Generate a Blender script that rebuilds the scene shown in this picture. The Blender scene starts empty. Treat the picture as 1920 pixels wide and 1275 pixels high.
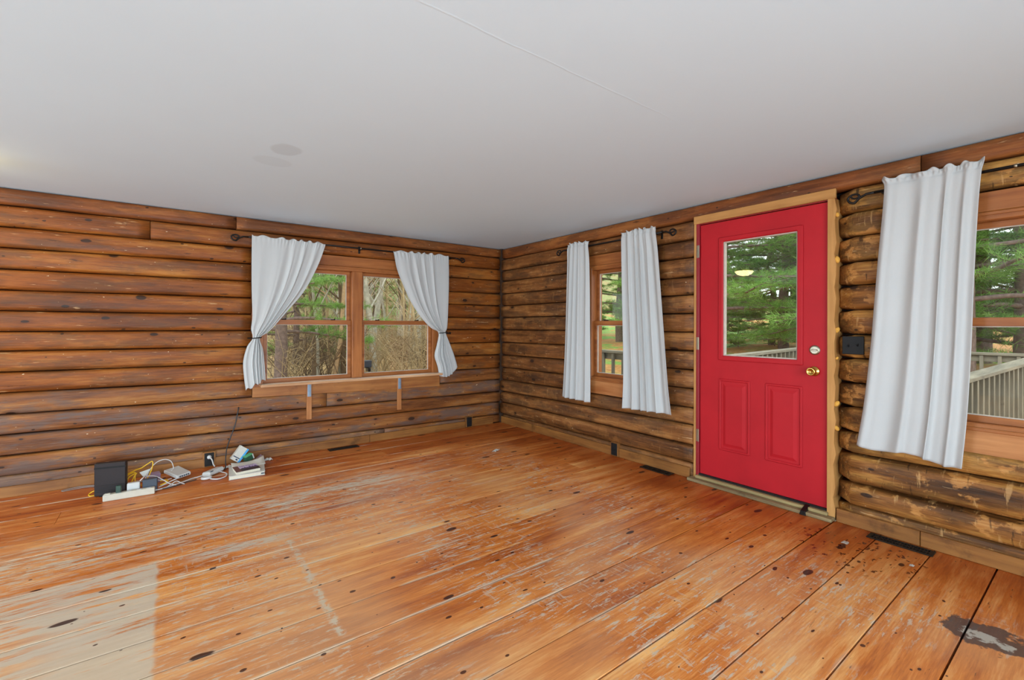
import bpy, bmesh, math, random
import numpy as np
from mathutils import Matrix, Vector
sc = bpy.context.scene
col = sc.collection
random.seed(7)

# ---------------------------------------------------------------- camera
F_PX, YAW, HOR, ROLL = 856.527, 0.6427, 610.15, -0.0028
cam = bpy.data.cameras.new('camera'); cam_o = bpy.data.objects.new('camera', cam); col.objects.link(cam_o)
cam.sensor_fit = 'HORIZONTAL'; cam.sensor_width = 36.0; cam.lens = F_PX / 1920 * 36
cam.shift_y = -(637.5 - HOR) / 1920
cam.clip_start = .05; cam.clip_end = 400
dv = Vector((math.sin(YAW), math.cos(YAW), 0)); rv = Vector((math.cos(YAW), -math.sin(YAW), 0)); uv_ = Vector((0, 0, 1))
r2 = rv * math.cos(ROLL) - uv_ * math.sin(ROLL)
u2 = uv_ * math.cos(ROLL) + rv * math.sin(ROLL)
cm = Matrix((r2, u2, -dv)).transposed().to_4x4(); cm.translation = (-3.4437, -4.8321, 1.2521)
cam_o.matrix_world = cm
sc.camera = cam_o

# ---------------------------------------------------------------- world (flat overcast sky)
w = bpy.data.worlds.new('overcast_sky'); sc.world = w; w.use_nodes = True
bg = w.node_tree.nodes['Background']; bg.inputs[0].default_value = (.93, .97, 1.0, 1); bg.inputs[1].default_value = 2.6

# ---------------------------------------------------------------- area lamps added as fill, outside made-up windows behind the camera
def area(name, loc, rot, sx, sy, power, c=(1, 1, 1)):
    l = bpy.data.lights.new(name, 'AREA'); l.shape = 'RECTANGLE'; l.size = sx; l.size_y = sy; l.energy = power; l.color = c
    o = bpy.data.objects.new(name, l); col.objects.link(o); o.location = loc; o.rotation_euler = rot
    return o
area('rear_fill_lamp', (-4.9, -7.62, 1.08), (math.radians(90), 0, 0), 6.5, 2.05, 580, (.755, .95, 1.13))
area('side_fill_lamp', (-8.82, -1.8, 1.08), (math.radians(90), 0, math.radians(-90)), 2.4, 2.05, 270, (.755, .95, 1.13))

# ---------------------------------------------------------------- exposure
sc.view_settings.view_transform = 'Standard'; sc.view_settings.look = 'None'
sc.view_settings.gamma = 1; sc.view_settings.use_curve_mapping = False
sc.view_settings.exposure = 0.0

# ================================================================ helpers
def lin(h):
    if isinstance(h, str):
        h = h.lstrip('#'); h = [int(h[i:i+2], 16) / 255 for i in (0, 2, 4)]
    return tuple((c / 12.92 if c <= .04045 else ((c + .055) / 1.055) ** 2.4) for c in h) + (1,)
def node(nt, t, ins=None, **pr):
    n = nt.nodes.new(t)
    for k, v in pr.items(): setattr(n, k, v)
    for k, v in (ins or {}).items():
        s = n.inputs[k]
        if isinstance(v, bpy.types.NodeSocket): nt.links.new(v, s)
        else: s.default_value = v
    return n
def mth(nt, op, a, b=0.0, c=0.0, clamp=False):
    return node(nt, 'ShaderNodeMath', {0: a, 1: b, 2: c}, operation=op, use_clamp=clamp).outputs[0]
def vmul(nt, v, s): return node(nt, 'ShaderNodeVectorMath', {0: v, 1: s}, operation='MULTIPLY').outputs[0]
def vadd(nt, v, s): return node(nt, 'ShaderNodeVectorMath', {0: v, 1: s}, operation='ADD').outputs[0]
def noise(nt, v, scale=1.0, detail=3.0, rough=.55, out=0):
    return node(nt, 'ShaderNodeTexNoise', {'Vector': v, 'Scale': scale, 'Detail': detail, 'Roughness': rough}).outputs[out]
def sstep(nt, v, lo, hi, a=0.0, b=1.0):
    return node(nt, 'ShaderNodeMapRange', {0: v, 1: lo, 2: hi, 3: a, 4: b}, interpolation_type='SMOOTHSTEP').outputs[0]
def ramp(nt, v, stops):
    n = node(nt, 'ShaderNodeValToRGB', {0: v}); e = n.color_ramp.elements
    while len(e) < len(stops): e.new(.5)
    for i, (p, c) in enumerate(stops): e[i].position = p; e[i].color = c
    return n.outputs[0]
def mix(nt, f, a, b, mode='MIX'):
    n = node(nt, 'ShaderNodeMix', data_type='RGBA', blend_type=mode)
    for i, v in ((0, f), (6, a), (7, b)):
        if isinstance(v, bpy.types.NodeSocket): nt.links.new(v, n.inputs[i])
        else: n.inputs[i].default_value = v
    return n.outputs[2]
def newmat(name):
    m = bpy.data.materials.new(name); m.use_nodes = True; nt = m.node_tree
    b = nt.nodes['Principled BSDF']; return m, nt, b
def setin(nt, b, **k):
    for kk, v in k.items():
        s = b.inputs[kk.replace('_', ' ')]
        if isinstance(v, bpy.types.NodeSocket): nt.links.new(v, s)
        else: s.default_value = v
def bump(nt, b, h, strength=.3, dist=.004):
    n = node(nt, 'ShaderNodeBump', {'Height': h, 'Strength': strength, 'Distance': dist}); nt.links.new(n.outputs[0], b.inputs['Normal'])
def plain(name, c, rough=.5, metal=0.0, var=.12, scale=30.0, emit=None, es=0.0, bmp=0.0, spec=.5):
    m, nt, b = newmat(name)
    g = node(nt, 'ShaderNodeNewGeometry').outputs['Position']
    n1 = noise(nt, g, scale, 3.0)
    c = lin(c) if isinstance(c, str) else c
    dk = tuple(x * (1 - var) for x in c[:3]) + (1,); lt = tuple(min(1, x * (1 + var)) for x in c[:3]) + (1,)
    setin(nt, b, Base_Color=ramp(nt, n1, [(.3, dk), (.7, lt)]), Roughness=rough, Metallic=metal)
    b.inputs['Specular IOR Level'].default_value = spec
    if emit: setin(nt, b, Emission_Color=emit, Emission_Strength=es)
    if bmp: bump(nt, b, n1, bmp, .003)
    return m
def obj_coord(nt):
    tc = node(nt, 'ShaderNodeTexCoord').outputs['Object']; rnd = node(nt, 'ShaderNodeObjectInfo').outputs['Random']
    off = node(nt, 'ShaderNodeCombineXYZ', {0: mth(nt, 'MULTIPLY', rnd, 41.0), 1: mth(nt, 'MULTIPLY', rnd, 17.0), 2: mth(nt, 'MULTIPLY', rnd, 29.0)}).outputs[0]
    return vadd(nt, tc, off), rnd
def ctr(nt, v, k, mid=.5):
    return mth(nt, 'MULTIPLY_ADD', mth(nt, 'SUBTRACT', v, mid), k, .5, True)
def knots(nt, v, sx, sz, lo, hi, keep, axis=2):
    wob = node(nt, 'ShaderNodeTexNoise', {'Vector': v, 'Scale': 9.0, 'Detail': 2.0}).outputs[1]
    v = vadd(nt, v, vmul(nt, wob, (.05, .02, .02)))
    sp = node(nt, 'ShaderNodeSeparateXYZ', {0: v})
    cv = node(nt, 'ShaderNodeCombineXYZ', {0: mth(nt, 'MULTIPLY', sp.outputs[0], sx), 1: mth(nt, 'MULTIPLY', sp.outputs[axis], sz)}).outputs[0]
    vo = node(nt, 'ShaderNodeTexVoronoi', {'Vector': cv, 'Scale': 1.0}, voronoi_dimensions='2D')
    sep = node(nt, 'ShaderNodeSeparateColor', {0: vo.outputs['Color']})
    size = mth(nt, 'MULTIPLY_ADD', mth(nt, 'MULTIPLY', sep.outputs[1], sep.outputs[1]), hi - lo, lo)
    k = mth(nt, 'DIVIDE', vo.outputs['Distance'], size)
    sel = mth(nt, 'GREATER_THAN', sep.outputs[0], 1 - keep)
    core = mth(nt, 'MULTIPLY', sstep(nt, k, 1.05, .75), sel)
    halo = mth(nt, 'MULTIPLY', sstep(nt, k, 2.6, .9), sel)
    return core, halo, sep.outputs[2]

# ---------------------------------------------------------------- materials
def log_mat(name, c_dk, c_mid, c_lt, stain, stain_amt, spec=.25, peel=0.0, grime=.5):
    m, nt, b = newmat(name)
    v, rnd = obj_coord(nt)
    g = ctr(nt, noise(nt, vmul(nt, v, (1.1, 15, 15)), 1.0, 6.0, .62), 2.2)
    p = ctr(nt, noise(nt, vmul(nt, v, (1.0, 4, 4)), 1.7, 4.0, .55), 2.4)
    f = ctr(nt, noise(nt, vmul(nt, v, (7, 110, 110)), 1.0, 4.0, .65), 2.4)
    t = mth(nt, 'ADD', mth(nt, 'MULTIPLY_ADD', p, .38, -.19), mth(nt, 'MULTIPLY_ADD', rnd, .22, -.11))
    t = mth(nt, 'ADD', t, mth(nt, 'MULTIPLY_ADD', f, .26, -.13)); t = mth(nt, 'ADD', t, mth(nt, 'MULTIPLY_ADD', g, .55, .225))
    c = ramp(nt, t, [(.16, lin(c_dk)), (.5, lin(c_mid)), (.84, lin(c_lt))])
    s = noise(nt, vadd(nt, vmul(nt, v, (1.3, 5.5, 5.5)), (7, 3, 1)), 1.5, 6.0, .68)
    s = mth(nt, 'MULTIPLY', sstep(nt, mth(nt, 'MULTIPLY_ADD', rnd, .10, s), .50, .66), stain_amt)
    c = mix(nt, s, c, lin(stain))
    if peel:      # bare orange wood where bark and finish have come away
        pl = noise(nt, vadd(nt, vmul(nt, v, (7.0, 10, 10)), (3, 5, 8)), 1.0, 5.0, .62)
        c = mix(nt, mth(nt, 'MULTIPLY', sstep(nt, pl, .55, .62), peel), c, mix(nt, f, lin('a8662c'), lin('d29a58')))
        st = noise(nt, vadd(nt, vmul(nt, v, (26, 5, 5)), (1, 2, 8)), 1.0, 4.0, .6)
        c = mix(nt, mth(nt, 'MULTIPLY', sstep(nt, st, .60, .67), peel * .7), c, lin('c89a62'))
        c = mix(nt, mth(nt, 'MULTIPLY', sstep(nt, st, .38, .31), peel), c, lin('24150c'))
    sc1 = noise(nt, vadd(nt, vmul(nt, v, (4.5, 45, 45)), (1, 9, 4)), 1.0, 4.0, .7)
    c = mix(nt, mth(nt, 'MULTIPLY', sstep(nt, sc1, .64, .70), .5), c, lin('d6ac7c'))
    c = mix(nt, mth(nt, 'MULTIPLY', sstep(nt, sc1, .36, .30), .75), c, lin('2e1a10'))
    sp = noise(nt, vadd(nt, vmul(nt, v, (1, 2, 2)), (4, 4, 4)), 34.0, 2.0, .5)
    c = mix(nt, mth(nt, 'MULTIPLY', sstep(nt, sp, .74, .78), .8), c, lin('e2c9a4'))
    core, halo, kr = knots(nt, v, 2.2, 4.6, .035, .095, .42)
    c = mix(nt, mth(nt, 'MULTIPLY', halo, .4), c, lin(c_dk))
    c = mix(nt, mth(nt, 'MULTIPLY', core, .9), c, lin('2a1a12'))
    core2, h2, k2 = knots(nt, vadd(nt, v, (5.1, 2.2, 3.7)), 4.6, 8.0, .02, .07, .4)
    c = mix(nt, mth(nt, 'MULTIPLY', core2, .85), c, lin('2e1b10'))
    setin(nt, b, Base_Color=c, Roughness=mth(nt, 'MULTIPLY_ADD', g, .2, .42))
    b.inputs['Specular IOR Level'].default_value = spec
    bump(nt, b, noise(nt, vmul(nt, v, (3, 40, 40)), 1.0, 3.0, .65), .6, .006)
    return m
M_LOG_L = log_mat('log_pine_orange', '60300e', '894a18', 'ac6e30', '4b3524', .5)
M_LOG_LW = log_mat('log_pine_worn', '5a321a', '8a5226', 'b07a44', '60504a', .75)
M_LOG_R = log_mat('log_pine_dark', '4a2a12', '7e4d26', 'a87240', '3c2a1e', .6, peel=.14)
M_LOG_RR = log_mat('log_pine_hewn', '4c2c12', '8c5828', 'c69048', '2e2016', .6, peel=.75)
M_LOG_TOP = log_mat('log_pine_top', '552c14', '7f451e', '9e602f', '452a1a', .5)

def floor_mat():
    m, nt, b = newmat('worn_pine_floor')
    v, rnd = obj_coord(nt)
    pos = node(nt, 'ShaderNodeNewGeometry').outputs['Position']
    xyz = node(nt, 'ShaderNodeSeparateXYZ', {0: pos}); X, Y = xyz.outputs[0], xyz.outputs[1]
    g = ctr(nt, noise(nt, vmul(nt, v, (1.4, 16, 16)), 1.0, 6.0, .62), 2.2)
    f = ctr(nt, noise(nt, vmul(nt, v, (9, 130, 130)), 1.0, 4.0, .65), 2.4)
    p = ctr(nt, noise(nt, vmul(nt, v, (1.0, 2.6, 2.6)), 1.6, 4.0, .55), 2.4)
    t = mth(nt, 'ADD', mth(nt, 'MULTIPLY_ADD', p, .36, -.18), mth(nt, 'MULTIPLY_ADD', rnd, .22, -.11))
    t = mth(nt, 'ADD', t, mth(nt, 'MULTIPLY_ADD', f, .24, -.12)); t = mth(nt, 'ADD', t, mth(nt, 'MULTIPLY_ADD', g, .5, .25))
    c = ramp(nt, t, [(.14, lin('984010')), (.5, lin('d07730')), (.86, lin('efb06a'))])
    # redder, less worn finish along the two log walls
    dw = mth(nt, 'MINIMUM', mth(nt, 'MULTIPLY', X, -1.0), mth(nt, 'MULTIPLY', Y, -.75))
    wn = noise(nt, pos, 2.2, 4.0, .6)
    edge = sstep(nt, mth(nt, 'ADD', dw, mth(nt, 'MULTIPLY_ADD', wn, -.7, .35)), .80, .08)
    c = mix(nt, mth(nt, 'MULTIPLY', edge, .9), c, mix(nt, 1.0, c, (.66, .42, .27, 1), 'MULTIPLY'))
    core, halo, kr = knots(nt, v, 2.2, 5.2, .025, .11, .42, axis=1)
    c = mix(nt, mth(nt, 'MULTIPLY', halo, .3), c, lin('a0531f'))
    core2, h2, k2 = knots(nt, vadd(nt, v, (3.3, 1.7, 0)), 6.0, 9.5, .025, .10, .3, axis=1)
    dn = noise(nt, vmul(nt, pos, (1.5, 9, 1)), 5.0, 5.0, .65)
    c = mix(nt, mth(nt, 'MULTIPLY', sstep(nt, dn, .36, .28), .85), c, lin('5a2a17'))
    # old cream paint: full patch, scraped band, worn field
    PAINT = mix(nt, noise(nt, vmul(nt, pos, (5, 40, 1)), 1.0, 4.0, .6), lin('d0c7b4'), lin('b2a691'))
    sn = noise(nt, vmul(nt, pos, (3.0, 26, 1)), 1.0, 6.0, .72)
    sn2 = noise(nt, vmul(nt, pos, (11, 60, 1)), 1.0, 5.0, .72)
    bn = noise(nt, pos, 1.3, 3.0, .5)
    wob = mth(nt, 'MULTIPLY_ADD', noise(nt, pos, 14.0, 3.0), .05, -.025)
    Xw = mth(nt, 'ADD', X, wob); Yw = mth(nt, 'ADD', Y, wob)
    def band(s, lo, hi, e): return mth(nt, 'MULTIPLY', sstep(nt, s, lo - e, lo + e), sstep(nt, s, hi + e, hi - e))
    patch = mth(nt, 'MULTIPLY', band(Xw, -5.4, -3.49, .012), band(Yw, -3.6, -1.775, .015))
    bare = sstep(nt, mth(nt, 'MULTIPLY_ADD', bn, .35, mth(nt, 'MULTIPLY', sn, .65)), .45, .38)
    bare = mth(nt, 'MULTIPLY', bare, 1.0)
    lx = sstep(nt, X, -3.7, -4.05)
    bare2 = mth(nt, 'MULTIPLY', lx, sstep(nt, sn, .52, .44))
    keep = mth(nt, 'SUBTRACT', 1.0, mth(nt, 'MAXIMUM', bare, bare2))
    patch = mth(nt, 'MULTIPLY', patch, mth(nt, 'MULTIPLY_ADD', keep, .85, .08))
    bandm = mth(nt, 'MULTIPLY', band(mth(nt, 'ADD', Y, mth(nt, 'MULTIPLY', X, -.10)), -1.30, -.80, .22), band(X, -6.0, -1.95, .35))
    scr = mth(nt, 'MULTIPLY', bandm, sstep(nt, mth(nt, 'MULTIPLY_ADD', sn2, .5, mth(nt, 'MULTIPLY', sn, .5)), .49, .535))
    strip = mth(nt, 'MULTIPLY', mth(nt, 'MULTIPLY', band(Yw, -1.26, -1.16, .02), band(X, -2.75, -1.9, .15)), sstep(nt, sn2, .40, .5))
    crs0 = noise(nt, vmul(nt, pos, (30, 14, 1)), 1.0, 4.0, .7)
    lnx = mth(nt, 'MULTIPLY', mth(nt, 'MULTIPLY', band(Xw, -2.900, -2.868, .012), band(Y, -2.95, -1.79, .01)), sstep(nt, mth(nt, 'MULTIPLY_ADD', crs0, .5, mth(nt, 'MULTIPLY', sn2, .5)), .45, .53))
    lny = mth(nt, 'MULTIPLY', mth(nt, 'MULTIPLY', band(Yw, -1.90, -1.80, .02), band(X, -3.35, -2.88, .08)), sstep(nt, sn2, .40, .52))
    field = mth(nt, 'MULTIPLY', band(Xw, -3.49, -2.87, .02), band(Yw, -2.95, -1.8, .03))
    fieldm = mth(nt, 'MULTIPLY', field, mth(nt, 'MULTIPLY', sstep(nt, sn2, .54, .60), .75))
    gen = mth(nt, 'MULTIPLY', sstep(nt, bn, .38, .52), sstep(nt, mth(nt, 'MULTIPLY_ADD', sn2, .65, mth(nt, 'MULTIPLY', sn, .35)), .53, .575))
    crs = noise(nt, vmul(nt, pos, (45, 9, 1)), 1.0, 4.0, .7)
    gen = mth(nt, 'MAXIMUM', gen, mth(nt, 'MULTIPLY', mth(nt, 'MULTIPLY', sstep(nt, bn, .44, .56), sstep(nt, crs, .575, .63)), .6))
    away = sstep(nt, dw, .35, 1.0)
    sy = mth(nt, 'FRACT', mth(nt, 'DIVIDE', mth(nt, 'MULTIPLY_ADD', Y, -1.0, -.105), .2411))
    sd = mth(nt, 'MINIMUM', sy, mth(nt, 'SUBTRACT', 1.0, sy))
    seamp = mth(nt, 'MULTIPLY', mth(nt, 'MULTIPLY', sstep(nt, sd, .050, .026), sstep(nt, noise(nt, vmul(nt, pos, (1.6, 5, 1)), 1.5, 4.0, .6), .46, .56)), sstep(nt, X, -.9, -1.9))
    gen = mth(nt, 'MULTIPLY', mth(nt, 'MULTIPLY', gen, away), .85)
    pm = patch
    for q in (scr, strip, lnx, lny, fieldm, gen, mth(nt, 'MULTIPLY', seamp, .7)): pm = mth(nt, 'MAXIMUM', pm, q)
    c = mix(nt, mth(nt, 'MULTIPLY', pm, .88), c, PAINT)
    # dull haze of fine scratches down the middle
    hz = mth(nt, 'MULTIPLY', mth(nt, 'MULTIPLY', sstep(nt, noise(nt, pos, .9, 2.0), .42, .68), away), .32)
    c = mix(nt, hz, c, lin('d8b48a'))
    c = mix(nt, mth(nt, 'MULTIPLY', core, .93), c, lin('330f0a'))
    c = mix(nt, mth(nt, 'MULTIPLY', core2, .9), c, lin('3a120b'))
    # lifted finish with black rim by the right wall
    dx = mth(nt, 'MULTIPLY_ADD', X, 1.0, .80); dy = mth(nt, 'MULTIPLY_ADD', Y, 1.0, 4.50)
    dist = mth(nt, 'SQRT', mth(nt, 'ADD', mth(nt, 'MULTIPLY', mth(nt, 'MULTIPLY', dx, dx), 1.6), mth(nt, 'MULTIPLY', mth(nt, 'MULTIPLY', dy, dy), 1.2)))
    dist = mth(nt, 'ADD', dist, mth(nt, 'MULTIPLY_ADD', noise(nt, pos, 11.0, 4.0, .6), .26, -.13))
    c = mix(nt, mth(nt, 'MULTIPLY', sstep(nt, dist, .14, .12), .9), c, lin('4b3c38'))
    c = mix(nt, sstep(nt, dist, .068, .055), c, lin('aca294'))
    # dark sticky drips near the floor register beside the door
    rx = mth(nt, 'MULTIPLY_ADD', X, 1.0, .36); ry = mth(nt, 'MULTIPLY_ADD', Y, 1.0, 3.95)
    rr = mth(nt, 'SQRT', mth(nt, 'ADD', mth(nt, 'MULTIPLY', rx, rx), mth(nt, 'MULTIPLY', ry, ry)))
    dv_ = node(nt, 'ShaderNodeTexVoronoi', {'Vector': vadd(nt, vmul(nt, pos, (5.2, 8.5, 1)), vmul(nt, noise(nt, pos, 24.0, 3.0, .6, 1), (.55, .55, 0)))})
    dsel = node(nt, 'ShaderNodeSeparateColor', {0: dv_.outputs['Color']}).outputs[0]
    dr = mth(nt, 'MULTIPLY', mth(nt, 'MULTIPLY', sstep(nt, dv_.outputs['Distance'], .36, .29), mth(nt, 'GREATER_THAN', dsel, .52)), sstep(nt, rr, .36, .22))
    c = mix(nt, mth(nt, 'MULTIPLY', dr, .9), c, lin('431411'))
    rough = mth(nt, 'ADD', mth(nt, 'MULTIPLY_ADD', g, .2, .30), mth(nt, 'MULTIPLY', pm, .25)); rough = mth(nt, 'SUBTRACT', rough, mth(nt, 'MULTIPLY', dr, .25))
    setin(nt, b, Base_Color=c, Roughness=rough); b.inputs['Specular IOR Level'].default_value = .42
    bump(nt, b, noise(nt, vmul(nt, pos, (4, 40, 1)), 1.0, 2.0, .6), .25, .003)
    return m
M_FLOOR = floor_mat()

def ceiling_mat():
    m, nt, b = newmat('blue_tinted_drywall')
    pos = node(nt, 'ShaderNodeNewGeometry').outputs['Position']
    xyz = node(nt, 'ShaderNodeSeparateXYZ', {0: pos}); X, Y = xyz.outputs[0], xyz.outputs[1]
    n1 = noise(nt, pos, 1.1, 3.0); n2 = noise(nt, pos, 120.0, 3.0)
    c = mix(nt, n1, (.65, .80, .915, 1), (.685, .845, .96, 1))  # blue tint in the white paint cancels warm light bounced off the floor
    wob = mth(nt, 'MULTIPLY_ADD', noise(nt, pos, 7.0, 3.0), .5, -.25)
    for (cx, cy, rx, ry, a) in ((-2.92, -2.0, .085, .10, .16), (-2.95, -1.75, .11, .09, .07)):
        dx = mth(nt, 'DIVIDE', mth(nt, 'SUBTRACT', X, cx), rx); dy = mth(nt, 'DIVIDE', mth(nt, 'SUBTRACT', Y, cy), ry)
        d = mth(nt, 'ADD', mth(nt, 'SQRT', mth(nt, 'ADD', mth(nt, 'MULTIPLY', dx, dx), mth(nt, 'MULTIPLY', dy, dy))), wob)
        c = mix(nt, sstep(nt, d, 1.05, .8, 0.0, a), c, lin('6e6a64'))
    # taped joint that shows as a thin ridge
    yl = mth(nt, 'ABSOLUTE', mth(nt, 'ADD', mth(nt, 'ADD', Y, 3.545), mth(nt, 'MULTIPLY_ADD', noise(nt, pos, 6.0, 4.0), .02, -.01)))
    ridge = mth(nt, 'MULTIPLY', sstep(nt, yl, .006, .002), mth(nt, 'MULTIPLY', sstep(nt, X, -3.3, -2.9), sstep(nt, X, -1.3, -1.75)))
    setin(nt, b, Base_Color=c, Roughness=.85); b.inputs['Specular IOR Level'].default_value = .2
    bump(nt, b, mth(nt, 'ADD', mth(nt, 'MULTIPLY', n2, .03), mth(nt, 'ADD', mth(nt, 'MULTIPLY', ridge, .10), mth(nt, 'MULTIPLY', n1, .6))), .35, .01)
    return m
M_CEIL = ceiling_mat()

def wood(name, c1, c2, axis, rough=.45, fine=1.0, dark=None):
    m, nt, b = newmat(name)
    pos = node(nt, 'ShaderNodeNewGeometry').outputs['Position']
    s = [22.0, 22.0, 22.0]; s['xyz'.index(axis)] = 1.6
    g = noise(nt, vmul(nt, pos, tuple(s)), fine, 5.0, .6)
    p = noise(nt, pos, 3.0, 3.0)
    c = ramp(nt, mth(nt, 'ADD', g, mth(nt, 'MULTIPLY_ADD', p, .4, -.2)), [(.28, lin(c1)), (.72, lin(c2))])
    if dark: c = mix(nt, mth(nt, 'MULTIPLY', sstep(nt, noise(nt, pos, 5.0, 5.0, .65), .55, .75), .7), c, lin(dark))
    setin(nt, b, Base_Color=c, Roughness=rough); b.inputs['Specular IOR Level'].default_value = .35
    bump(nt, b, g, .2, .002)
    return m
M_SASH = {a: wood('stained_sash_' + a, '7f441e', 'b06c38', a, .4) for a in 'xyz'}
M_BOARD = {a: wood('pine_board_' + a, '9a5a2c', 'c28450', a, .5) for a in 'xyz'}
M_BASE = {a: wood('baseboard_pine_' + a, '6b3d1b', 'a06a34', a, .45, 1.0, '3d2413') for a in 'xy'}
M_RAW = {a: wood('raw_pine_' + a, 'a56f38', 'cb9455', a, .6) for a in 'xyz'}
M_SILLTOP = wood('worn_lit_sill', 'b08a68', 'd6c2b0', 'x', .35)  # pale top: wear, with light on the sill put into the colour
M_THRESH = wood('grey_threshold', '6f5a3c', '9c8660', 'y', .7, 1.0, '4a3a28')
M_DECK = {a: wood('weathered_deck_' + a, '6f6a5c', '9a927f', a, .8, 1.0, '4d4a42') for a in 'xyz'}
M_DARKGAP = plain('dark_gap', '1a0f09', .9)
M_SUB = plain('dark_subfloor', '24140b', .9)
M_OFFWHITE = plain('offwhite_wall', 'cfcac0', .85, var=.03, scale=2.0)
M_EXT = plain('brown_exterior', '5a3a22', .8)
M_RED = plain('red_door_paint', 'b21c24', .5, var=.07, scale=4.0, spec=.2)
M_REDDK = plain('red_jamb_paint', '8e1620', .45, var=.08, scale=8.0)
M_BRASS = plain('polished_brass', 'cfa85a', .18, 1.0, var=.05)
M_STEEL = plain('satin_steel', 'a89f8c', .38, 1.0, var=.05)
M_BLACK = plain('black_plastic', '181616', .55, var=.1, spec=.25)
M_BLACKM = plain('black_iron', '211c19', .45, .6, var=.2)
M_VENT = plain('dark_register_metal', '241d18', .5, .5, var=.2)
M_WHITEP = plain('white_plastic', 'c9c7c4', .4, var=.03)
M_GREYP = plain('slate_plastic', '3a404b', .45, var=.06)
M_GATE = plain('gateway_black', '282020', .5, var=.06, spec=.3)
M_BEIGE = plain('beige_plastic', 'c2b9a8', .45, var=.04)
M_GREENP = plain('dark_green_plastic', '274236', .4, var=.1)
M_YELLOW = plain('yellow_cable', 'e0ad1c', .45, var=.06)
M_WCABLE = plain('white_cable', 'cdc8c4', .45, var=.04)
M_BCABLE = plain('black_cable', '2a2a2c', .5, var=.08)
M_GCABLE = plain('grey_cable', '8b8680', .5, var=.08)
M_PAPER = plain('paper', 'c9c5bd', .8, var=.04, scale=12.0)
M_PAGES = plain('page_edges', 'd7cdb8', .8, var=.08, scale=200.0)
M_FOAM = plain('yellow_foam', 'd89c3e', .8, var=.15, scale=60.0, bmp=.5)
M_CAULK = plain('pale_caulk', 'b9ada0', .8, var=.1)
M_BLUE = plain('blue_card', '3f9bd6', .5, var=.06)
M_CREAMC = plain('cream_card', 'cac2b6', .55, var=.04)
M_GREENC = plain('green_card', '55a06a', .5, var=.06)
M_DGREENC = plain('dark_green_card', '25503a', .5, var=.06)
M_PURPLE = plain('mauve_card', '9a7f93', .55, var=.08)
M_BROWNC = plain('brown_cover', '6a3a33', .5, var=.08)
M_LILAC = plain('lilac_print', 'c9b7d3', .5, var=.06)
M_PRINTD = plain('dark_print', '3a2a2e', .5, var=.1)
M_VIOLET = plain('violet_print', '5a4479', .5, var=.1)
M_NAVY = plain('navy_print', '25304a', .5, var=.05)
M_METALBLUE = plain('blue_grey_bracket', '8d9aa8', .4, .5, var=.1)

def glass_mat():
    m = bpy.data.materials.new('window_glass'); m.use_nodes = True; nt = m.node_tree; nt.nodes.clear()
    fc = node(nt, 'ShaderNodeLayerWeight', {'Blend': .5}).outputs['Facing']
    fr = mth(nt, 'MULTIPLY_ADD', mth(nt, 'POWER', fc, 5.0), .97, .022)
    tr = node(nt, 'ShaderNodeBsdfTransparent', {0: (.97, .99, .98, 1)}); gl = node(nt, 'ShaderNodeBsdfGlossy', {'Roughness': .0})
    mx = node(nt, 'ShaderNodeMixShader', {0: fr, 1: tr.outputs[0], 2: gl.outputs[0]})
    node(nt, 'ShaderNodeOutputMaterial', {0: mx.outputs[0]}); return m
M_GLASS = glass_mat()
def curtain_mat():
    m = bpy.data.materials.new('grey_curtain_cloth'); m.use_nodes = True; nt = m.node_tree; nt.nodes.clear()
    pos = node(nt, 'ShaderNodeNewGeometry').outputs['Position']
    n1 = noise(nt, vmul(nt, pos, (90, 90, 500)), 1.0, 2.0); n2 = noise(nt, vmul(nt, pos, (500, 500, 90)), 1.0, 2.0); n3 = noise(nt, pos, 4.0, 3.0)
    wv = mth(nt, 'ADD', mth(nt, 'MULTIPLY', n1, .5), mth(nt, 'MULTIPLY', n2, .5))
    c = mix(nt, mth(nt, 'MULTIPLY_ADD', n3, .5, mth(nt, 'MULTIPLY', wv, .5)), (.55, .54, .53, 1), (.64, .63, .615, 1))
    bp = node(nt, 'ShaderNodeBump', {'Height': wv, 'Strength': .12, 'Distance': .002}).outputs[0]
    d = node(nt, 'ShaderNodeBsdfDiffuse', {0: c, 'Normal': bp}); t = node(nt, 'ShaderNodeBsdfTranslucent', {0: c})
    mx = node(nt, 'ShaderNodeMixShader', {0: .16, 1: d.outputs[0], 2: t.outputs[0]})
    node(nt, 'ShaderNodeOutputMaterial', {0: mx.outputs[0]}); return m
M_CURT = curtain_mat()
def foliage_mat(name, c1, c2, c3, tr=.25):
    m = bpy.data.materials.new(name); m.use_nodes = True; nt = m.node_tree; nt.nodes.clear()
    ge = node(nt, 'ShaderNodeNewGeometry'); n1 = noise(nt, ge.outputs['Position'], .9, 3.0)
    t = mth(nt, 'MULTIPLY_ADD', ge.outputs['Random Per Island'], .45, mth(nt, 'MULTIPLY', n1, .6))
    c = ramp(nt, t, [(.2, lin(c1)), (.5, lin(c2)), (.8, lin(c3))])
    d = node(nt, 'ShaderNodeBsdfDiffuse', {0: c}); tt = node(nt, 'ShaderNodeBsdfTranslucent', {0: c})
    mx = node(nt, 'ShaderNodeMixShader', {0: tr, 1: d.outputs[0], 2: tt.outputs[0]})
    node(nt, 'ShaderNodeOutputMaterial', {0: mx.outputs[0]}); return m
M_PINE = foliage_mat('pine_needles', '557c38', '7da854', 'a6c872', .4)
M_PINED = foliage_mat('dark_needles', '4a6434', '708c47', '95a85c', .35)
M_DRYLEAF = foliage_mat('dry_leaves', '7a5a38', 'a8845a', 'c9ac7c')
M_BARK = plain('pine_bark', '75625a', .9, var=.3, scale=14.0, bmp=.6)
M_BARKTAN = plain('tan_bark', 'c2a07a', .9, var=.2, scale=12.0, bmp=.4)
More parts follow.
